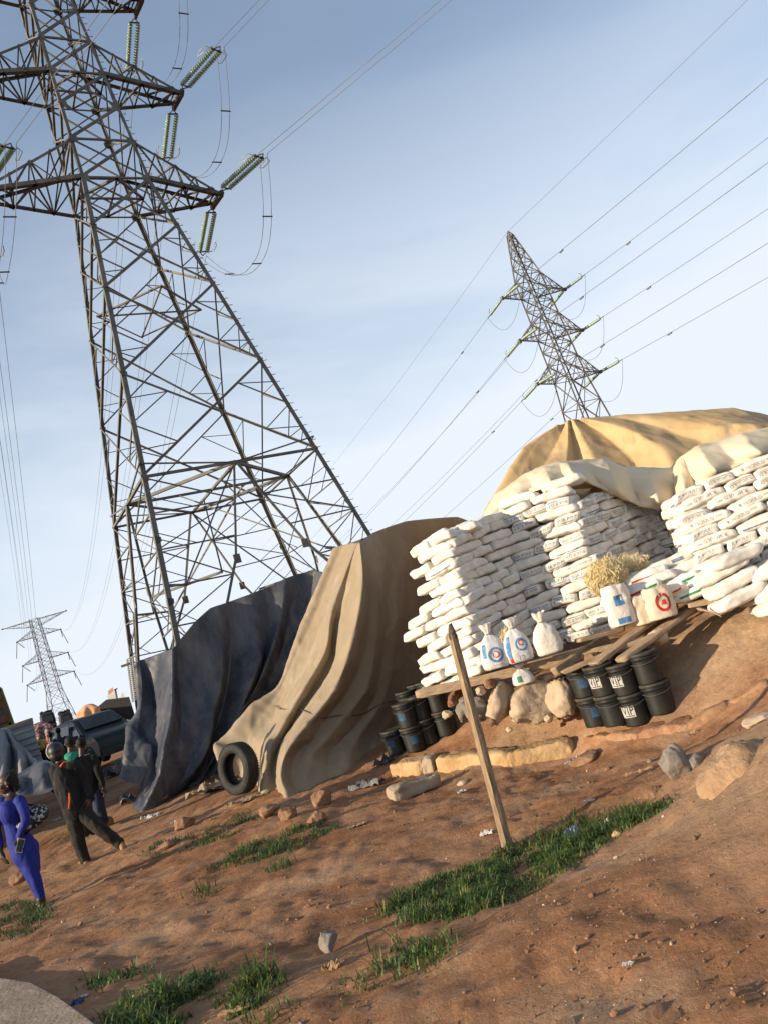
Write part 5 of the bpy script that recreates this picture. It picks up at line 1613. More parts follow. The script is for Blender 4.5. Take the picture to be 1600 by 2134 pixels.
# woman in blue, cut by the left picture edge
def woman():
    Y = 9.15
    g = gpx(89, 1890)
    Y = g.y
    W_ = lambda x, y, dy=0: at(x, y, Y + dy)
    root = empty('person', g, 'person in a tight long royal blue dress holding a phone, at the left edge', 'person')
    o = root.location.copy()
    head = W_(15, 1632, -.02)
    fwd = Vector((-.93, -.36, -.05)); up = (W_(15, 1610) - W_(24, 1660)).normalized()
    sk = []
    hd_, w_r = W_(42, 1752, -.12), W_(39, 1742, -.12)
    body_ch = [[(W_(24, 1655), .052), (W_(25, 1668), .058)],
               [(W_(26, 1672), .10), (W_(28, 1700), .115), (W_(30, 1722), .10), (W_(40, 1750), .12), (W_(50, 1772), .13)],
               [(W_(44, 1672, -.08), .05), (W_(52, 1712, -.13), .04), (W_(42, 1742, -.13), .03)],
               [(W_(4, 1676, -.02), .05), (W_(-6, 1730, -.04), .04), (W_(2, 1772, -.08), .03)],
               [(W_(54, 1772, -.04), .095), (W_(73, 1828, -.03), .052), (W_(84, 1862, 0), .038), (W_(87, 1884, 0), .036)],
               [(W_(48, 1774, .06), .09), (W_(64, 1824, .10), .05), (W_(79, 1858, .14), .036), (W_(84, 1876, .16), .034)]]
    hdir = (W_(42, 1772, -.14) - W_(41, 1744, -.13)).normalized()
    body_ch += hand(W_(42, 1744, -.13), hdir, (.4, -.85, .2), .18, .75, 1)
    h2 = (W_(10, 1795, -.1) - W_(2, 1774, -.08)).normalized()
    body_ch += hand(W_(2, 1774, -.08), h2, (.5, .6, 0), .18, .35, -1)
    flesh('body', body_ch, head_blobs(head, fwd, up, 1.0), SKIN, root, .0085, 4, o)
    r_ = .018
    dress = [[(W_(24, 1664), .066), (W_(26, 1676), .112), (W_(20, 1690, -.06), .122), (W_(28, 1704), .125), (W_(31, 1724), .112), (W_(42, 1750), .138), (W_(52, 1774), .155), (W_(58, 1790, .01), .14), (W_(66, 1812, .03), .10)],
             [(W_(42, 1668, -.06), .068), (W_(51, 1690, -.11), .06), (W_(53, 1712, -.13), .052), (W_(47, 1728, -.13), .045), (W_(42, 1741, -.13), .038)],
             [(W_(6, 1672, -.02), .066), (W_(-4, 1705, -.03), .056), (W_(-6, 1732, -.04), .05), (W_(1, 1764, -.07), .04)],
             [(W_(54, 1776, -.04), .11), (W_(73, 1828, -.03), .068), (W_(84, 1860, 0), .05), (W_(87, 1874, 0), .046)],
             [(W_(48, 1774, .06), .105), (W_(64, 1824, .10), .064), (W_(81, 1864, .15), .046)]]
    flesh('dress', dress, [(W_(18, 1692, -.06), (.075, .075, .07)), (W_(62, 1768, .06), (.11, .11, .12))], BLUE, root, .011, 5, o, (.007, 9))
    boots = [[(W_(86, 1872, 0), .05), (W_(88, 1886, 0), .047), (W_(89, 1894, -.01), .045), (W_(84, 1899, -.10), .038)]]
    flesh('boot', boots, [], BOOT, root, .01, 4, o)
    flesh('boot', [[(W_(81, 1864, .16), .048), (W_(84, 1878, .16), .045), (W_(81, 1884, .08), .037)]], [], BOOT, root, .01, 4, o)
    f = fwd.normalized(); u = up; r = f.cross(u)
    M = Matrix((r, f, u)).transposed()
    flesh('hair', [], [(head + u * .045 - f * .03, (.088, .098, .084), M), (head - f * .07 - u * .02, (.07, .06, .085), M), (head - f * .085 - u * .075, (.06, .045, .06), M)], HAIR, root, .01, 3, o, (.008, 30))
    m = MB(); m.ball(head - Vector(o) + r * -.078 - u * .035 - f * .01, .008, 8, 6); m.build('earring', PALE, root)
    # phone in the visible hand: top-level, held by her
    pc = W_(43, 1762, -.16)
    ph = empty('phone', pc, 'small pale framed phone held by the person in blue', 'phone')
    Mq = Matrix.Rotation(.5, 3, 'Z') @ Matrix.Rotation(.45, 3, 'Y')
    MB().box((0, 0, 0), (.074, .009, .145), 0, Mq).build('phone_frame', PALE, ph)
    MB().box(Mq @ Vector((0, -.0052, 0)), (.066, .002, .132), 0, Mq).build('screen', SCREEN, ph)
    # sequinned bag under her arm
    bc = W_(68, 1708, .02)
    b = empty('handbag', bc, 'black and silver sequinned bag under the arm of the person in blue', 'bag')
    m = pillow(.19, .075, .12, 77, 3.0, .25, .1, lump=.03)
    Mr = Matrix.Rotation(-.5, 3, 'Y') @ Matrix.Rotation(.5, 3, 'Z')
    m.v = [tuple(Mr @ Vector(v)) for v in m.v]
    m.build('pouch', PATB, b)
    m = MB(); m.tube([Mr @ Vector((-.17, 0, .06)), W_(52, 1690, -.06) - bc, W_(44, 1663, -.05) - bc, W_(40, 1672, .08) - bc, Mr @ Vector((.12, 0, .09))], .010, 6); m.build('strap', BLACKC, b)
woman()

def man():
    gl = gpx(178, 1797)
    Y = gl.y
    W_ = lambda x, y, dy=0: at(x, y, Y + dy)
    root = empty('person', gl, 'person seen from behind in black with a motorcycle helmet and tan sandals, mid-stride', 'person')
    o = root.location.copy()
    head = W_(119, 1570, .02)
    fwd = Vector((-.30, .95, -.05)); up = (W_(117, 1550) - W_(124, 1590)).normalized()
    body = [[(W_(124, 1588), .055), (W_(128, 1600), .062)],
            [(W_(130, 1604), .10), (W_(138, 1630), .13), (W_(148, 1660), .115), (W_(158, 1688), .125)],
            [(W_(112, 1606, -.02), .055), (W_(124, 1648, -.05), .045), (W_(138, 1684, -.10), .034)],
            [(W_(158, 1596, .02), .055), (W_(178, 1632, .04), .045), (W_(186, 1664, -.02), .034)],
            [(W_(150, 1692, -.02), .085), (W_(162, 1746, -.02), .06), (W_(176, 1788, 0), .042), (W_(172, 1797, .08), .034)],
            [(W_(172, 1690, .02), .085), (W_(212, 1730, -.06), .058), (W_(250, 1758, -.02), .042), (W_(262, 1776, -.04), .036)]]
    hd1 = (W_(146, 1702, -.1) - W_(138, 1684, -.1)).normalized()
    body += hand(W_(138, 1684, -.10), hd1, (.8, .4, 0), .19, .6, 1)
    hd2 = (W_(186, 1682, -.04) - W_(186, 1664, -.02)).normalized()
    body += hand(W_(186, 1664, -.02), hd2, (-.8, .4, 0), .19, .6, -1)
    flesh('body', body, head_blobs(head, fwd, up), SKIN, root, .0085, 4, o)
    jk = [[(W_(126, 1596), .075), (W_(131, 1606), .135), (W_(139, 1628), .168), (W_(147, 1652), .158), (W_(155, 1680), .165), (W_(158, 1694), .165)],
          [(W_(114, 1606, -.02), .085), (W_(120, 1630, -.03), .075), (W_(125, 1650, -.06), .066), (W_(137, 1680, -.10), .052)],
          [(W_(157, 1597, .02), .085), (W_(170, 1615, .04), .075), (W_(178, 1634, .04), .064), (W_(186, 1660, -.02), .05)]]
    flesh('jacket', jk, [(W_(125, 1604, .0), (.12, .09, .08)), (W_(146, 1600, .0), (.12, .09, .08))], BLACKC, root, .012, 6, o, (.014, 7))
    tr = [[(W_(156, 1680), .15), (W_(154, 1700, -.02), .115), (W_(163, 1746, -.02), .092), (W_(174, 1780, 0), .075), (W_(177, 1793, 0), .078)],
          [(W_(160, 1684), .14), (W_(180, 1700, 0), .115), (W_(212, 1730, -.05), .092), (W_(242, 1752, -.02), .076), (W_(250, 1758, -.02), .075)]]
    flesh('trousers', tr, [], TROUS, root, .012, 5, o, (.014, 7))
    f = fwd.normalized(); u = up; r = f.cross(u); M = Matrix((r, f, u)).transposed()
    he = flesh('helmet', [], [(head + u * .035 - f * .005, (.118, .138, .122), M), (head - u * .03 - f * .03, (.105, .105, .09), M)], HELM, root, .012, 3, o)
    m = MB()
    pts = []
    for k in range(17):
        a = math.pi * (k / 16)
        pts.append(head - Vector(o) + r * (-.126 * math.sin(a) * 1.0) + (u * .04) + f * (-.02) + (u * .128 * math.cos(a)))
    m.tube(pts[1:], .009, 6); m.build('helmet_trim', PALE, root)
    m = MB(); m.tube([W_(126, 1598, -.16) - o, W_(133, 1590, -.13) - o, W_(140, 1584, -.08) - o], .016, 6); m.build('collar', REDT, root)
    m = MB(); m.box(W_(117, 1630, -.10) - o, (.05, .02, .075), 0, Matrix.Rotation(.3, 3, 'Y')); m.build('sleeve_patch', ORNT, root)
    m = MB(); m.tube([W_(145, 1652, -.19) - o, W_(146, 1668, -.19) - o, W_(145, 1685, -.18) - o], .012, 6); m.build('reflective_strip', REDT, root)
    # sandals
    s1 = [[(W_(180, 1797, -.03), .04), (W_(170, 1801, .12), .042), (W_(163, 1803, .2), .032)]]
    flesh('sandal', s1, [], SANDAL, root, .009, 3, o)
    s2 = [[(W_(253, 1757, -.03), .042), (W_(258, 1768, -.05), .046), (W_(262, 1784, -.02), .036)]]
    flesh('sandal', s2, [], SANDAL, root, .009, 3, o)
man()

def walker(label, headpx, neckpx, sh, hip, feet, Y, clothes, trousers, extra=None, fwd=(-.3, .95, 0), s=1.0, vox=.014, arms=None):
    W_ = lambda p, dy=0: at(p[0], p[1], Y + dy)
    g = W_(feet[0])
    root = empty('person', g, label, 'person')
    o = root.location.copy()
    head = W_(headpx); up = (W_(headpx) - W_(neckpx)).normalized()
    nk = W_(neckpx)
    sl, sr = W_(sh[0]), W_(sh[1]); mid = (sl + sr) / 2; hp = W_(hip)
    acr = (sr - sl).normalized()
    hl, hr = hp - acr * .09, hp + acr * .09
    fl, fr = W_(feet[0]), W_(feet[1], .12)
    kl_, kr_ = (hl + fl) / 2 + Vector((0, .05, 0)), (hr + fr) / 2 + Vector((0, -.04, 0))
    dn = (hp - mid).normalized(); Lt = (hp - mid).length
    if arms: el, wl_, er, wr_ = [W_(p, -.04) for p in arms]
    else:
        el, er = sl + dn * .30 - acr * .05, sr + dn * .30 + acr * .05
        wl_, wr_ = el + dn * .25 + Vector((0, .06, 0)), er + dn * .25 + Vector((0, -.06, 0))
    body = [[(head - up * .08, .052), (nk, .058)], [(mid, .10), (lerp(mid, hp, .5), .12), (hp, .12)], [(sl, .05), (el, .042), (wl_, .032)], [(sr, .05), (er, .042), (wr_, .032)],
            [(hl, .085), (kl_, .06), (fl + Vector((0, 0, .07)), .04), (fl + Vector((-.03, .1, .03)), .035)], [(hr, .085), (kr_, .06), (fr + Vector((0, 0, .07)), .04), (fr + Vector((-.03, .1, .03)), .035)]]
    body += hand(wl_, (wl_ - el), (acr), .18, .5, 1) + hand(wr_, (wr_ - er), (-acr), .18, .5, -1)
    flesh('body', body, head_blobs(head, fwd, up, s), SKIN, root, .0105, 3, o)
    flesh('shirt', [[(nk + (mid - nk) * .5, .075), (mid, .14), (lerp(mid, hp, .5), .155), (hp, .15)], [(sl, .08), (el, .064), (lerp(el, wl_, .85), .05)], [(sr, .08), (er, .064), (lerp(er, wr_, .85), .05)]], [], clothes, root, vox, 5, o, (.012, 8))
    flesh('trousers', [[(hp, .14), (hl + (kl_ - hl) * .2, .11), (kl_, .085), (fl + Vector((0, 0, .09)), .066)], [(hp, .14), (hr + (kr_ - hr) * .2, .11), (kr_, .085), (fr + Vector((0, 0, .09)), .066)]], [], trousers, root, vox, 5, o, (.01, 8))
    f = Vector(fwd).normalized(); r = f.cross(up); M = Matrix((r, f, up)).transposed()
    flesh('hair', [], [(head + up * .035 - f * .015, (.082, .1, .084), M)], HAIR, root, .012, 2, o)
    if extra: extra(root, o, head, nk, up, f, r, M)
    return root
def green_scarf(root, o, head, nk, up, f, r, M):
    flesh('scarf', [], [(nk + up * .015, (.115, .11, .075), M), (nk - up * .03 - f * .05, (.09, .08, .07), M)], GREENS, root, .012, 3, o, (.012, 18))
def white_collar(root, o, head, nk, up, f, r, M):
    m = MB(); m.tube([nk - Vector(o) + (r * math.cos(a) + f * math.sin(a)) * .078 - up * .01 for a in np.linspace(0, 6.2832, 20)], .014, 6); m.build('collar', PALE, root)
def yellow_head(root, o, head, nk, up, f, r, M):
    flesh('head_scarf', [], [(head + up * .03, (.10, .115, .105), M), (head - up * .07 - f * .05, (.085, .08, .09), M)], YELS, root, .014, 3, o, (.012, 18))
gA = 12.6
walker('person in black with a green scarf walking ahead of the helmeted person', (147, 1549), (150, 1578), ((132, 1592), (172, 1584)), (164, 1668), ((182, 1746), (196, 1742)), 12.7, BLACKC, TROUS, green_scarf)
walker('person in black with a white collar, right of the green scarf', (170, 1551), (172, 1574), ((160, 1590), (196, 1582)), (190, 1655), ((208, 1724), (222, 1720)), 13.4, BLACKC, NAVY, white_collar, arms=((158, 1625), (165, 1655), (207, 1612), (216, 1640)))
walker('person in black with a mustard head scarf by the pale wall', (89, 1551), (93, 1563), ((85, 1570), (109, 1564)), (105, 1610), ((116, 1655), (124, 1652)), 20.0, BLACKC, BLACKC, yellow_head, fwd=(.3, .95, 0))
walker('distant person with short hair in front of the dark vehicles', (122, 1524), (124, 1536), ((115, 1544), (136, 1539)), (132, 1572), ((141, 1606), (147, 1604)), 26.0, NAVY, NAVY)
walker('distant person behind the mustard head scarf, at the red clothes', (105, 1533), (107, 1545), ((98, 1553), (118, 1548)), (113, 1580), ((121, 1612), (127, 1610)), 27.0, REDC, NAVY)
# ------------------------------------------------------------------ things in the left background
CARP = mat('dark_green_car_paint', (0.006, 0.013, 0.011), .42, 0, .15, 2, spec=.3)
CARL = mat('grey_lower_cladding', (0.028, 0.028, 0.026), .75)
GLASSC = mat('dark_car_glass', (0.02, 0.028, 0.034), .12, 0, .1, 2, spec=.5)
RIM = mat('alloy_rim', (0.28, 0.27, 0.26), .4, .4)
LAMPW = mat('headlight_lens', (0.55, 0.45, 0.38), .2, spec=.7)
LAMPO = mat('indicator_lens', (0.6, 0.14, 0.03), .3)
DARKV = mat('distant_dark_paint', (0.02, 0.02, 0.021), .6)
SHEET = mat('pale_blue_grey_sheet', (0.27, 0.31, 0.35), .6, 0, .2, 3, .2, 12, col2=(0.38, 0.41, 0.44))
WHITEB = mat('white_board', (0.6, 0.6, 0.57), .6, 0, .15, 3)
ORTARP = tarp_mat('orange_tarpaulin', (0.50, 0.20, 0.08), (0.6, 0.3, 0.14), (0.45, 0.33, 0.22))
SIGNY = mat('yellow_sign_frame', (0.12, 0.09, 0.02), .6)
SIGNR = mat('dark_red_poster', (0.16, 0.03, 0.03), .6, 0, .4, 3, col2=(0.24, 0.14, 0.08))
SIGNK = mat('dark_poster', (0.05, 0.045, 0.045), .6, 0, .5, 4, col2=(0.18, 0.13, 0.10))

def car():
    Y = 25.5
    g = at(247, 1585, Y)
    root = empty('minivan', g, 'dark green minivan parked beyond the navy tarpaulin with its front wheel showing', 'car')
    yaw = math.radians(-44)
    root.rotation_euler = (0, 0, yaw)
    root.scale = (.93, .93, .93)
    # side profile in metres: x forward from the front axle, z up from the ground
    P = [(-3.55, .32), (-3.6, .75), (-3.5, 1.1), (-3.35, 1.52), (-3.1, 1.70), (-2.4, 1.79), (-1.55, 1.78), (-1.05, 1.70), (-.40, 1.28), (-.15, 1.16), (.45, 1.06), (.78, .90), (.86, .62), (.84, .34)]
    Wd = .88
    prof = crv(np.array([(x, z, 0) for x, z in P]), 5)
    m = MB(); n = len(prof); S_ = 9
    for i in range(S_):
        t = -1 + 2 * i / (S_ - 1)
        y = Wd * math.sin(t * math.pi / 2)
        for x, z, _ in prof:
            tum = max(0, z - .95) * .20
            e = abs(t) ** 5
            zz = z - e * .05 if z > .5 else z + e * .02
            xx = x * (1 - .02 * e)
            m.v.append((xx, y * (1 - tum / Wd * abs(t)), zz))
    for i in range(S_ - 1):
        for k in range(n - 1):
            m.f.append((i * n + k, i * n + k + 1, (i + 1) * n + k + 1, (i + 1) * n + k)); m.m.append(0); m.sm.append(True)
    for i, rv in ((0, False), (S_ - 1, True)):
        f_ = tuple(i * n + k for k in range(n))
        m.f.append(f_[::-1] if rv else f_); m.m.append(0); m.sm.append(False)
    m.build('body', CARP, root)
    def side(poly, name, mt, off=.012, par=root):
        v = []
        for x, z in poly: v.append((x, -(Wd * (1 - max(0, z - .95) * .20 / Wd) + off), z))
        k = len(v)
        v += [(a, b + .02, c) for a, b, c in v]
        mm = MB().poly(v, [tuple(range(k)), tuple(range(2 * k - 1, k - 1, -1))] + [(i, (i + 1) % k, (i + 1) % k + k, i + k) for i in range(k)])
        return mm.build(name, mt, par)
    side([(-1.42, 1.12), (-.42, 1.12), (-1.02, 1.60), (-1.40, 1.62)], 'side_window', GLASSC)
    side([(-2.55, 1.12), (-1.50, 1.12), (-1.48, 1.63), (-2.5, 1.63)], 'side_window', GLASSC)
    side([(-3.35, 1.14), (-2.63, 1.12), (-2.58, 1.63), (-3.12, 1.58)], 'side_window', GLASSC)
    d = side([(-1.45, .42), (-.52, .42), (-.46, 1.07), (-1.45, 1.07)], 'door', CARP, .006)
    for x in (-1.36, -1.60):  # door handles with the white reflections there, as four pale bars
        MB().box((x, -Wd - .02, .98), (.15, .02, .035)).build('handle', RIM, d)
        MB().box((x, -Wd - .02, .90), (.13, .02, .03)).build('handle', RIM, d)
    side([(-3.5, .30), (-.5, .30), (-.5, .42), (-3.5, .44)], 'side_cladding', CARL, .02)
    v = [(-.40, -.70, 1.295), (-.40, .70, 1.295), (-1.0, .60, 1.70), (-1.0, -.60, 1.70)]
    MB().poly([(a + .03, b, c + .03) for a, b, c in v] + v, [(0, 1, 2, 3), (7, 6, 5, 4), (0, 4, 5, 1), (1, 5, 6, 2), (2, 6, 7, 3), (3, 7, 4, 0)]).build('windscreen', GLASSC, root)
    MB().box((-.62, -Wd - .12, 1.14), (.16, .2, .15)).build('mirror', DARKV, root)
    m = MB(); m.ball((.62, -.70, .86), (.16, .16, .10), 12, 8); m.build('headlight', LAMPW, root)
    m = MB(); m.ball((.50, -.82, .88), (.10, .07, .09), 10, 7); m.build('indicator', LAMPO, root)
    MB().box((.80, 0, .42), (.18, 1.7, .24)).build('bumper', CARL, root)
    for x in (0, -2.75):
        for sy in (-1, 1):
            w = MB(); M = Matrix.Translation((x, sy * (Wd - .10), .33)) @ Matrix.Rotation(math.pi / 2, 4, 'X')
            w.lathe([(.2, -.11), (.30, -.12), (.335, -.08), (.335, .08), (.30, .12), (.2, .11)], 28, 0, M)
            wo = w.build('wheel', RUBBER, root)
            r_ = MB(); M2 = Matrix.Translation((x, sy * (Wd + .03), .33)) @ Matrix.Rotation(math.pi / 2, 4, 'X')
            r_.lathe([(.02, -.012), (.20, -.012), (.215, .0), (.20, .012), (.02, .012)], 24, 0, M2)
            for k in range(5):
                a = 6.2832 * k / 5; c_ = Vector((x, sy * (Wd + .05), .33))
                r_.bar(c_, c_ + Vector((math.cos(a) * .2, 0, math.sin(a) * .2)), .05, .03)
            r_.build('rim', RIM, wo)
            a_ = MB(); pts = [Vector((x + math.cos(t) * .40, sy * (Wd + .004), .33 + math.sin(t) * .40)) for t in np.linspace(-.1, math.pi + .1, 16)]
            a_.tube(pts, .03, 6); a_.build('wheel_arch', CARL, root)
car()

def heap(name, label, cat, lines, mt, org, seed, nv=40, back=2.0, wr=.05):
    o, _ = loft(name, [np.array([tuple(p) for p in l]) for l in lines], mt, nv, 7, wr, seed, back=back, wscale=.6)
    return tag(rebase(o, org), label, cat)
# grey tent stall at the left edge
Yt = 15.5
L_ = []
for k, (off, pts) in enumerate([(0, [(-60, 1560), (-75, 1620), (-85, 1660)]), (-.2, [(-30, 1540), (-45, 1600), (-55, 1652)]), (.2, [(-5, 1525), (-14, 1580), (-22, 1640)]), (-.25, [(8, 1520), (10, 1570), (4, 1636)]), (.2, [(14, 1520), (27, 1575), (26, 1630)]), (-.2, [(18, 1522), (40, 1570), (48, 1622)]), (.2, [(22, 1525), (52, 1570), (66, 1612)]), (0, [(26, 1530), (60, 1575), (84, 1600)])]):
    L_.append([at(x, y, Yt + (1 - i) * .5 + off * (i > 0)) for i, (x, y) in enumerate(pts)])
heap('tent', 'grey tarpaulin stall tent cut off by the left picture edge', 'tent', L_, T_GREY, at(0, 1630, Yt), 31)
L_ = []
for off, pts in [(0, [(10, 1636), (12, 1650), (14, 1662)]), (-.2, [(40, 1618), (38, 1640), (36, 1664)]), (.1, [(62, 1606), (64, 1632), (62, 1662)]), (-.2, [(88, 1594), (90, 1625), (88, 1656)]), (.1, [(104, 1592), (112, 1622), (114, 1648)]), (0, [(112, 1598), (124, 1622), (128, 1640)])]:
    L_.append([at(x, y, 14.6 - i * .35 + off * (i == 1)) for i, (x, y) in enumerate(pts)])
heap('covered_heap', 'low dark heap under a dusty sheet between the tent and the helmeted person', 'heap', L_, T_DARK, at(70, 1650, 14), 32, 30, 1.5)
# pale sheet wall
def prism(name, pix, Y, dY, thick, mt, label, cat, parent=None, yoff=0):
    v = [at(x, y, Y + dY * (x - pix[0][0]) / 100) + Vector((0, yoff, 0)) for x, y in pix]
    k = len(v); org = sum(v, Vector()) / k
    v2 = [p + Vector((org.x / org.y, 1, 0)) * thick for p in v]
    o = MB().poly([p - org for p in v + v2], [tuple(range(k)), tuple(range(2 * k - 1, k - 1, -1))] + [(i, (i + 1) % k, (i + 1) % k + k, i + k) for i in range(k)]).build(name, mt)
    if parent is not None:
        o.parent = parent; o.location = org - parent.location
    else:
        o.location = org
        if label: tag(o, label, cat)
    return o
rt = empty('shed', at(50, 1600, 18), 'pale blue grey shed wall with a weathered top board left of the crowd', 'shed')
prism('wall', [(-60, 1543), (69, 1499), (76, 1535), (93, 1597), (60, 1612), (-30, 1640)], 18, 0, 2.5, SHEET, '', '', rt)
m = MB()
for k in range(7):
    t = k / 7
    m.bar(at(-60 + 6 * t, 1548 + 92 * t, 17.97) - rt.location, at(70 + 22 * t, 1504 + 92 * t, 17.97) - rt.location, .03, .03)
m.build('ribs', SHEET, rt)['kind'] = 'stuff'
m = MB(); m.bar(at(-40, 1536, 17.8) - rt.location, at(66, 1499, 17.8) - rt.location, .14, .06); m.build('top_board', WOOD, rt)
# billboard
rt = empty('billboard', at(12, 1515, 22), 'tall billboard with a yellow frame and dark red posters at the left edge', 'sign')
prism('panel', [(-60, 1458), (2, 1437), (24, 1508), (-40, 1528)], 22, 0, .15, SIGNK, '', '', rt)
for q in ([(-50, 1478), (9, 1459), (13, 1473), (-46, 1492)], [(-42, 1508), (16, 1488), (20, 1502), (-38, 1522)]):
    prism('poster', q, 22, 0, .03, SIGNR, '', '', rt, -.04)
m = MB()
for a_, b_ in (((0, 1436), (26, 1510)), ((-60, 1457), (3, 1436)), ((-40, 1530), (26, 1509))):
    m.bar(at(*a_, 21.93) - rt.location, at(*b_, 21.93) - rt.location, .075, .12)
m.build('frame', SIGNY, rt)
m = MB(); m.bar(at(10, 1505, 22.2) - rt.location, at(22, 1560, 22.2) - rt.location, .12); m.build('pole', STEELD, rt)
# distant dark vehicles
for k, (px, py, w, h, Y, lab) in enumerate([(107, 1506, 30, 44, 34, 'distant dark minibus with a loaded roof, left one of two behind the crowd'), (146, 1508, 28, 48, 33, 'distant dark minibus with a loaded roof, right one beside the minivan')]):
    c = at(px, py + h * .5, Y); sc = FPX / ((c - Vector((0, 0, EYE))).dot(_f))
    rt = empty('minibus', c, lab, 'minibus')
    ww, hh = w / sc, h / sc
    me = pillow(ww / 2, 1.2, hh * .5, 120 + k, 8, .12, .02, 12, 8, 10, .01).mesh('body', DARKV)
    o = link('body', me, rt); o.location = (0, 1.2, hh * .5); rt.rotation_euler = (0, 0, -math.atan2(c.x, c.y))
    v = [(-ww * .36, -.03, hh * .55), (ww * .36, -.03, hh * .55), (ww * .31, -.03, hh * .84), (-ww * .31, -.03, hh * .84)]
    MB().poly(v + [(a, b + .1, c_) for a, b, c_ in v], [(0, 1, 2, 3), (7, 6, 5, 4), (0, 4, 5, 1), (1, 5, 6, 2), (2, 6, 7, 3), (3, 7, 4, 0)]).build('rear_window', GLASSC, rt)
    for s_ in (-1, 1):
        MB().box((s_ * ww * .36, -.03, hh * .36), (ww * .12, .06, hh * .09)).build('tail_light', LAMPO, rt)
    for j in range(3):
        o = link('luggage', rock_mesh((ww * .2, .4, hh * .10), 130 + k * 5 + j, DARKV), rt); o.location = (ww * (-.26 + .26 * j), .8, hh * 1.03)
# heaps and roofs beyond the minivan
def simple_heap(name, label, cat, tops, drop, Y, mt, seed, back=2.0):
    L_ = []
    for i, (x, y) in enumerate(tops):
        o_ = -.15 if i % 2 else .12
        L_.append([at(x, y, Y + .5), at(x + drop * .02, y + drop * .5, Y + .1 + o_), at(x + drop * .1, y + drop, Y - .1)])
    return heap(name, label, cat, L_, mt, at(tops[len(tops) // 2][0], tops[len(tops) // 2][1] + drop, Y), seed, 24, back, .06)
simple_heap('tarpaulin', 'faded orange sheet over a stall roof behind the minivan', 'tarpaulin', [(154, 1512), (160, 1496), (166, 1484), (176, 1474), (186, 1469), (198, 1470), (206, 1474)], 40, 31, ORTARP, 41)
rt = empty('roof_boards', at(232, 1465, 36), 'pale upright boards standing on a stall roof behind the minivan', 'boards')
prism('board', [(226, 1440), (236, 1432), (240, 1460), (227, 1468)], 36, 0, .1, ORTARP, '', '', rt)
prism('board', [(225, 1450), (241, 1437), (245, 1462), (226, 1469)], 35.7, 0, .08, WHITEB, '', '', rt)
prism('board', [(253, 1449), (257, 1441), (263, 1458), (251, 1460)], 35.5, 0, .08, WHITEB, '', '', rt)
m = MB(); m.bar(at(241, 1436, 35.6) - rt.location, at(246, 1462, 35.6) - rt.location, .06); m.bar(at(239, 1438, 35.6) - rt.location, at(245, 1435, 35.6) - rt.location, .06); m.build('board_frame', STEELD, rt)
o = prism('stall_roof', [(203, 1474), (222, 1458), (270, 1452), (285, 1500), (206, 1498)], 34, 0, 2.0, DARKV, 'dark pitched stall roof between the orange sheet and the pale boards', 'roof')
# white slender mast beside the pylon leg
rt = empty('lattice_mast', at(279, 1470, 30), 'slender whitish ladder mast standing beside the left pylon leg', 'mast')
a0, a1 = at(271, 1372, 30), at(283, 1462, 30)
m = MB()
dx = Vector((.10, 0, 0))
for s_ in (-1, 1): m.bar(a0 + dx * s_ - rt.location, a1 + dx * s_ - rt.location, .05)
for k in range(22):
    p = lerp(a0, a1, k / 22); m.bar(p - dx - rt.location, p + dx - rt.location, .03)
m.build('ladder', GALV, rt)
m = MB(); m.bar(at(254, 1389, 30) - rt.location, at(271, 1383, 30) - rt.location, .09); m.build('side_arm', STEELD, rt)
# red clutter and low goods behind the crowd
simple_heap('covered_heap', 'reddish and white market goods heaped behind the crowd', 'heap', [(70, 1512), (80, 1508), (90, 1506), (100, 1508), (110, 1512)], 60, 30, mat('mixed_market_goods', (0.10, 0.02, 0.02), .8, 0, .3, 9, col2=(0.35, 0.27, 0.25), pos=(.45, .62)), 43)

# added building out of view, casts shade over the left background
def add_occluder(y0, y1, x1, h, label):
    x0 = x1 - 4.0
    rt = empty('occluder', ((x0 + x1) / 2, (y0 + y1) / 2, 0), label, 'occluder')
    o = rt.location
    MB().box((0, 0, h / 2), (x1 - x0, y1 - y0, h)).build('wall', SHEET, rt)
    n = max(2, int((y1 - y0) / 3))
    for k in range(n):
        y = y0 - o.y + (y1 - y0) * (k + .5) / n
        d = MB().box((x1 - o.x + .03, y, 1.05), (.06, 1.3, 2.1)).build('door', WOOD, rt)
        MB().box((x1 - o.x + .08, y + .5, 1.0), (.05, .03, .14)).build('handle', STEELD, d)
    m = MB(); a, b = (x1 - x0) / 2 + .35, (y1 - y0) / 2 + .3
    v = [(-a, -b, h - .1), (a, -b, h + .12), (a, b, h + .12), (-a, b, h - .1)]
    m.poly(v + [(p, q, r + .06) for p, q, r in v], [(3, 2, 1, 0), (4, 5, 6, 7), (0, 1, 5, 4), (1, 2, 6, 5), (2, 3, 7, 6), (3, 0, 4, 7)])
    m.build('roof', STEELD, rt)
add_occluder(12.6, 24.5, -14.0, 4.5, 'added unseen shade-casting shop left of the tent and shed')
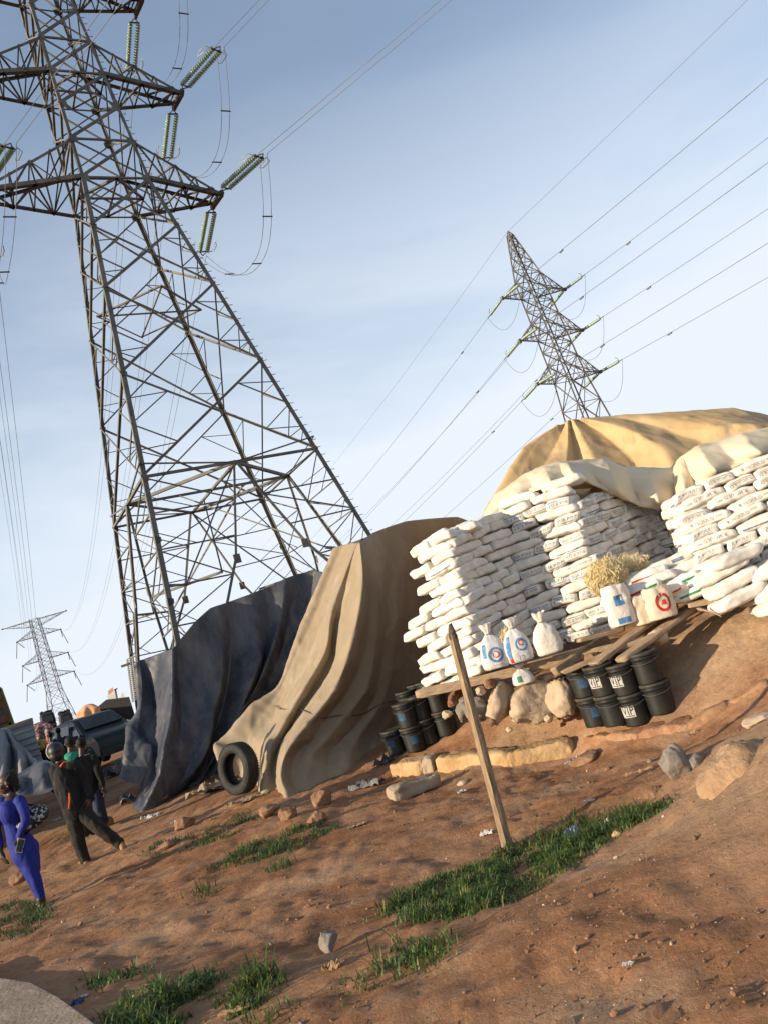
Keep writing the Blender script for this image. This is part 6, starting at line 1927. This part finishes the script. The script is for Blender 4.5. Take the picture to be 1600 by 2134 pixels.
# ------------------------------------------------------------------ grass, stones, litter, slab
def leaf_mat(name, c1, c2):
    m = bpy.data.materials.new(name); m.use_nodes = True
    t = m.node_tree; b = t.nodes['Principled BSDF']
    b.inputs['Roughness'].default_value = .6
    oi = t.nodes.new('ShaderNodeTexCoord'); n = t.nodes.new('ShaderNodeTexNoise'); n.inputs['Scale'].default_value = 9; n.inputs['Detail'].default_value = 4
    r = t.nodes.new('ShaderNodeValToRGB'); r.color_ramp.elements[0].color = (*c1, 1); r.color_ramp.elements[1].color = (*c2, 1)
    r.color_ramp.elements[0].position = .35; r.color_ramp.elements[1].position = .7
    t.links.new(oi.outputs['Object'], n.inputs[0]); t.links.new(n.outputs['Fac'], r.inputs[0]); t.links.new(r.outputs[0], b.inputs['Base Color'])
    tr = t.nodes.new('ShaderNodeBsdfTranslucent'); t.links.new(r.outputs[0], tr.inputs[0])
    mx = t.nodes.new('ShaderNodeMixShader'); mx.inputs[0].default_value = .35
    o = t.nodes['Material Output']
    t.links.new(b.outputs[0], mx.inputs[1]); t.links.new(tr.outputs[0], mx.inputs[2]); t.links.new(mx.outputs[0], o.inputs[0])
    return m
GRASS = leaf_mat('fresh_grass', (0.034, 0.078, 0.016), (0.115, 0.185, 0.036))
GRASSD = leaf_mat('dark_short_grass', (0.025, 0.06, 0.014), (0.08, 0.14, 0.03))
GRASSY = leaf_mat('yellowing_grass', (0.07, 0.085, 0.018), (0.22, 0.20, 0.07))

def inpoly(x, y, P):
    c = False; j = len(P) - 1
    for i in range(len(P)):
        if (P[i][1] > y) != (P[j][1] > y) and x < (P[j][0] - P[i][0]) * (y - P[i][1]) / (P[j][1] - P[i][1]) + P[i][0]: c = not c
        j = i
    return c
def grass_patch(poly, count, hmin, hmax, label, seed, mats=(None,), clump=1.0, wd=.0042, thresh=-.12):
    """blades rooted on the ground inside an outline on the ground"""
    rr = random.Random(seed)
    G = [gpx(*p) for p in poly]
    P = [(g.x, g.y) for g in G]
    x0, x1 = min(p[0] for p in P) - .15, max(p[0] for p in P) + .15
    y0, y1 = min(p[1] for p in P) - .15, max(p[1] for p in P) + .15
    pts = []
    tries = 0
    while len(pts) < count and tries < count * 60:
        tries += 1
        x, y = rr.uniform(x0, x1), rr.uniform(y0, y1)
        jx, jy = rr.gauss(0, .06), rr.gauss(0, .06)
        if not inpoly(x + jx, y + jy, P): continue
        d = noise.noise(Vector((x * 2.6 + seed, y * 2.6, seed)))
        d += .55 * noise.noise(Vector((x * 8.5 + seed, y * 8.5, 2 * seed)))
        if d < thresh + rr.gauss(0, .12): continue
        pts.append((x, y, d))
    X = np.array([p[0] for p in pts]); Y = np.array([p[1] for p in pts])
    Z = np.concatenate([ground_np(X[i:i + 2000], Y[i:i + 2000]) for i in range(0, len(X), 2000)])
    m = MB()
    for (x, y, d), z in zip(pts, Z):
        z += gdisp(x, y) - .012
        h = rr.uniform(hmin, hmax) * rr.choice((.7, .9, 1, 1, 1.35)) * (.65 + max(0, d + .2) * 1.5 * clump)
        a = rr.uniform(0, 6.283); ln = rr.uniform(.2, 1.1) * h
        dv = Vector((math.cos(a) * ln, math.sin(a) * ln, 0)); sv = Vector((-math.sin(a), math.cos(a), 0)) * wd * rr.uniform(.7, 1.5)
        p0 = Vector((x, y, z)); p1 = p0 + dv * .25 + Vector((0, 0, h * .5)); p2 = p0 + dv * .62 + Vector((0, 0, h * .86)); p3 = p0 + dv * 1.15 + Vector((0, 0, h * rr.uniform(.75, 1.0)))
        mi = 0 if len(mats) == 1 else (1 if rr.random() < .22 else 0)
        m.poly([p0 - sv, p0 + sv, p1 + sv * .9, p1 - sv * .9, p2 + sv * .6, p2 - sv * .6, p3], [(0, 1, 2, 3), (3, 2, 4, 5), (5, 4, 6)], mi, True)
    o = m.build('grass', [x for x in mats])
    rebase(o, (X.mean(), Y.mean(), Z.mean()))
    return tag(o, label, 'grass', None, 'stuff')
grass_patch([(800, 1895), (900, 1838), (1050, 1775), (1200, 1714), (1390, 1664), (1380, 1688), (1280, 1745), (1150, 1828), (1000, 1898), (860, 1915)], 14500, .025, .062, 'long strip of green grass along the gully at the wooden post', 1, (GRASS, GRASSY), thresh=-.38)
grass_patch([(425, 1812), (500, 1770), (600, 1735), (690, 1712), (700, 1728), (600, 1775), (480, 1812)], 3000, .02, .05, 'dark green grass strip in the dirt before the brown tarpaulin', 2, (GRASSD, GRASSY), thresh=-.22)
grass_patch([(270, 1778), (400, 1742), (520, 1692), (540, 1705), (470, 1752), (330, 1786)], 1300, .02, .055, 'patchy grass beside the walking person and the tyre', 3, (GRASSD, GRASSY), thresh=-.08)
grass_patch([(210, 2150), (250, 2085), (330, 2045), (460, 2022), (570, 2040), (560, 2085), (430, 2150)], 3000, .025, .065, 'thick green grass clump at the bottom left of the picture', 4, (GRASS, GRASSY), 1.3, .0045, thresh=-.25)
grass_patch([(480, 2150), (600, 2085), (800, 2015), (870, 1965), (930, 1990), (800, 2065), (700, 2115), (640, 2150)], 300, .02, .05, 'thin grass strip on the bank at the bottom centre', 5, (GRASS, GRASSY), thresh=.0)
grass_patch([(800, 1990), (850, 1965), (920, 1975), (935, 2000), (860, 2020), (805, 2015)], 420, .025, .065, 'bushy grass tuft at the end of the bank strip', 6, (GRASS, GRASSY), 1.4, thresh=-.4)
grass_patch([(-20, 1888), (80, 1878), (112, 1912), (40, 1955), (-20, 1945)], 1400, .025, .06, 'dark grass patch at the feet of the person in blue', 7, (GRASSD,), thresh=-.2)
for k, (x, y, n) in enumerate([(582, 1808, 90), (425, 1862, 70), (212, 2052, 160), (275, 2030, 120), (140, 1745, 60), (60, 1790, 50)]):
    grass_patch([(x - 18, y - 5), (x + 18, y - 7), (x + 20, y + 6), (x - 16, y + 8)], n, .04, .09, ['tiny grass tuft right of the dark strip', 'single grass tuft on bare dirt in mid ground', 'small tuft left of the bottom grass clump', 'small tuft above the bottom grass clump', 'tiny tuft behind the walking person', 'tiny tuft behind the person in blue'][k], 20 + k, (GRASSD,), thresh=-1)

# concrete slab at the bottom left corner
def slab():
    P = [gpx(*p) for p in [(-60, 2030), (0, 2056), (70, 2072), (130, 2098), (180, 2128), (220, 2170), (120, 2230), (-80, 2200)]]
    zt = max(p.z for p in P) + .035
    m = MB(); k = len(P)
    top = [Vector((p.x, p.y, zt + .004 * (i % 2))) for i, p in enumerate(P)]; bot = [Vector((p.x, p.y, zt - .3)) for p in P]
    rim = [t + (sum(top, Vector()) / k - t).normalized() * .02 for t in top]
    low = [Vector((t.x, t.y, t.z - .02)) for t in top]
    m.poly(rim + low + bot, [tuple(range(k))] + [(i, (i + 1) % k, (i + 1) % k + k, i + k) for i in range(k)] + [(i + k, (i + 1) % k + k, (i + 1) % k + 2 * k, i + 2 * k) for i in range(k)])
    return tag(m.build('pavement', mat('worn_pavement_concrete', (0.20, 0.15, 0.11), .95, 0, .25, 3, .5, 30, col2=(0.31, 0.245, 0.185))), kind='structure')
slab()

def pebbles():
    rr = random.Random(5)
    base = []
    for s_ in range(6):
        me = rock_mesh((1, .8, .6), 200 + s_, CLAY, 9, .06, 9, 6)
        base.append(([v.co.copy() for v in me.vertices], [tuple(p.vertices) for p in me.polygons])); bpy.data.meshes.remove(me)
    for nm, mt, n, lab in (('pebbles', CLAY, 1100, 0), ('pale_pebbles', STONE, 90, 0), ('dark_pebbles', STONEG, 160, 0)):
        X, Y = [], []
        while len(X) < n:
            px, py = rr.uniform(-40, 1640), rr.uniform(1500, 2160)
            hz = 1591 - .315 * px
            if py < hz + 215: continue
            p = onz(px, py, 0)
            d = noise.noise(Vector((p.x * 1.1, p.y * 1.1, 4)))
            if d < rr.gauss(-.05, .2): continue
            X.append(p.x); Y.append(p.y)
        Z = ground_np(np.array(X), np.array(Y))
        m = MB()
        for x, y, z in zip(X, Y, Z):
            v, f = rr.choice(base)
            s_ = min(.022, .0028 * math.exp(abs(rr.gauss(0, .7)))) * (1 if y < 6 else 1.7)
            R_ = Euler((rr.gauss(0, .3), rr.gauss(0, .3), rr.uniform(0, 6.3))).to_matrix()
            c = Vector((x, y, z + gdisp(x, y) + s_ * .25))
            m.poly([c + R_ @ (q * s_) for q in v], f, 0, False)
        o = m.build(nm, mt)
        tag(o, {'pebbles': 'scatter of small clay pebbles and crumbs over the bare dirt', 'pale_pebbles': 'scatter of little pale stones over the bare dirt', 'dark_pebbles': 'scatter of little dark stones over the bare dirt'}[nm], 'pebbles', None, 'stuff')
pebbles()

LITW = mat('dirty_white_litter', (0.42, 0.41, 0.40), .6, 0, .25, 10)
LITB = mat('blue_plastic_litter', (0.03, 0.06, 0.16), .5, 0, .3, 10)
LITP = mat('pale_blue_plastic_litter', (0.30, 0.36, 0.40), .4, 0, .25, 10)
LITBR = mat('brown_card_litter', (0.34, 0.22, 0.12), .85, 0, .25, 10)
def litter(px, py, wpx, label, mt, seed, crumple=.3, asp=.6, name='litter', lift=.012):
    g = gpx(px, py); sc = FPX / ((g - Vector((0, 0, EYE))).dot(_f)); w = wpx / sc
    m = MB(); n = 10
    top = []
    rr = random.Random(seed); rz = rr.uniform(-.6, .6)
    for i in range(n + 1):
        for j in range(n + 1):
            u, v = i / n - .5, j / n - .5
            r_ = 1 + .25 * noise.noise(Vector((u * 2 + seed, v * 2, 1)))
            top.append(Vector((u * w * r_, v * w * asp * r_, crumple * w * (abs(noise.noise(Vector((u * 4, v * 4, seed))))) + lift)))
    R_ = Matrix.Rotation(rz, 3, 'Z')
    top = [R_ @ t for t in top]
    I = lambda i, j: i * (n + 1) + j
    N_ = len(top)
    fs = [(I(i, j), I(i + 1, j), I(i + 1, j + 1), I(i, j + 1)) for i in range(n) for j in range(n)]
    bot = [t - Vector((0, 0, .003)) for t in top]
    m.poly(top + bot, fs + [tuple(k + N_ for k in f[::-1]) for f in fs])
    o = m.build(name, mt); o.location = g
    return tag(o, label, 'litter')
for a in [(1280, 1716, 40, 'white crumpled plastic bag at the right part of the grass strip', LITW, 1, .5, .5), (1195, 1745, 36, 'pale blue plastic scrap standing in the grass', LITP, 2, 1.1, .4),
          (1014, 1740, 28, 'crumpled white paper left of the post foot', LITW, 3, .5, .5), (1228, 1671, 24, 'white leaf shaped scrap on the dirt beyond the grass', LITW, 4, .15, .4),
          (1345, 1683, 46, 'thin pale stick like scrap at the far end of the grass', LITBR, 5, .1, .2), (520, 1890, 0, '', None, 0), (160, 2098, 26, 'small blue plastic scrap beside the concrete corner', LITB, 7, .6, .8),
          (175, 2080, 22, 'little pale scrap above the concrete corner', LITW, 8, .3, .5), (694, 2022, 40, 'yellowish crushed paper cup on the dirt by the bank', LITBR, 9, .6, .5), (745, 1722, 42, 'brown flattened cardboard on the dirt right of the grass', LITBR, 10, .12, .5),
          (560, 2095, 0, '', None, 0), (490, 2110, 70, 'long pale splinter in the bottom grass', LITBR, 11, .1, .22), (315, 1705, 40, 'torn white plastic beside the navy tarpaulin', LITW, 12, .4, .4), (368, 1716, 24, 'pale blue plastic scrap by the navy tarpaulin', LITP, 13, .5, .6),
          (120, 1710, 20, 'white scrap behind the person in blue', LITW, 14, .4, .5), (860, 1570 + 92, 0, '', None, 0), (1110, 1462 + 130, 0, '', None, 0), (1195, 1588, 40, 'grey plastic scrap in the gap of the broken kerb', LITW, 15, .3, .4),
          (1445, 1531, 26, 'yellow paper scrap on the slope right of the buckets', LITBR, 16, .4, .5), (1330, 1612, 60, 'dry bark strip on the dirt left of the upright boulder', LITBR, 17, .15, .22), (1310, 2014, 24, 'white scrap on the right bank', LITW, 18, .3, .5),
          (962, 1652, 20, 'small white scrap beyond the fallen block', LITW, 19, .3, .6), (1130, 1505, 34, 'dark rag lying before the large boulder', BLACKC, 20, .5, .6), (765, 1640, 74, 'navy rag end trailing from under the brown tarpaulin', T_DARK, 21, .35, .4), (800, 1592, 44, 'navy rag hanging beside the left buckets', T_DARK, 22, .6, .5),
          (252, 1612, 60, 'bunched navy sheet at the left foot of the navy tarpaulin', T_DARK, 23, .6, .7), (290, 1668, 70, 'rumpled navy sheet corner on the dirt', T_DARK, 24, .5, .6), (440, 1650, 90, 'rumpled tan canvas scrap left of the tyre', T_BROWN, 25, .4, .6), (520, 1668, 80, 'flat tan canvas strip under the tyre', T_BROWN, 26, .2, .35), (380, 1648, 70, 'rolled grey sheet edge between the two tarpaulins', T_GREY, 27, .4, .4)]:
    if a[2]: litter(*a[:6], *a[6:])
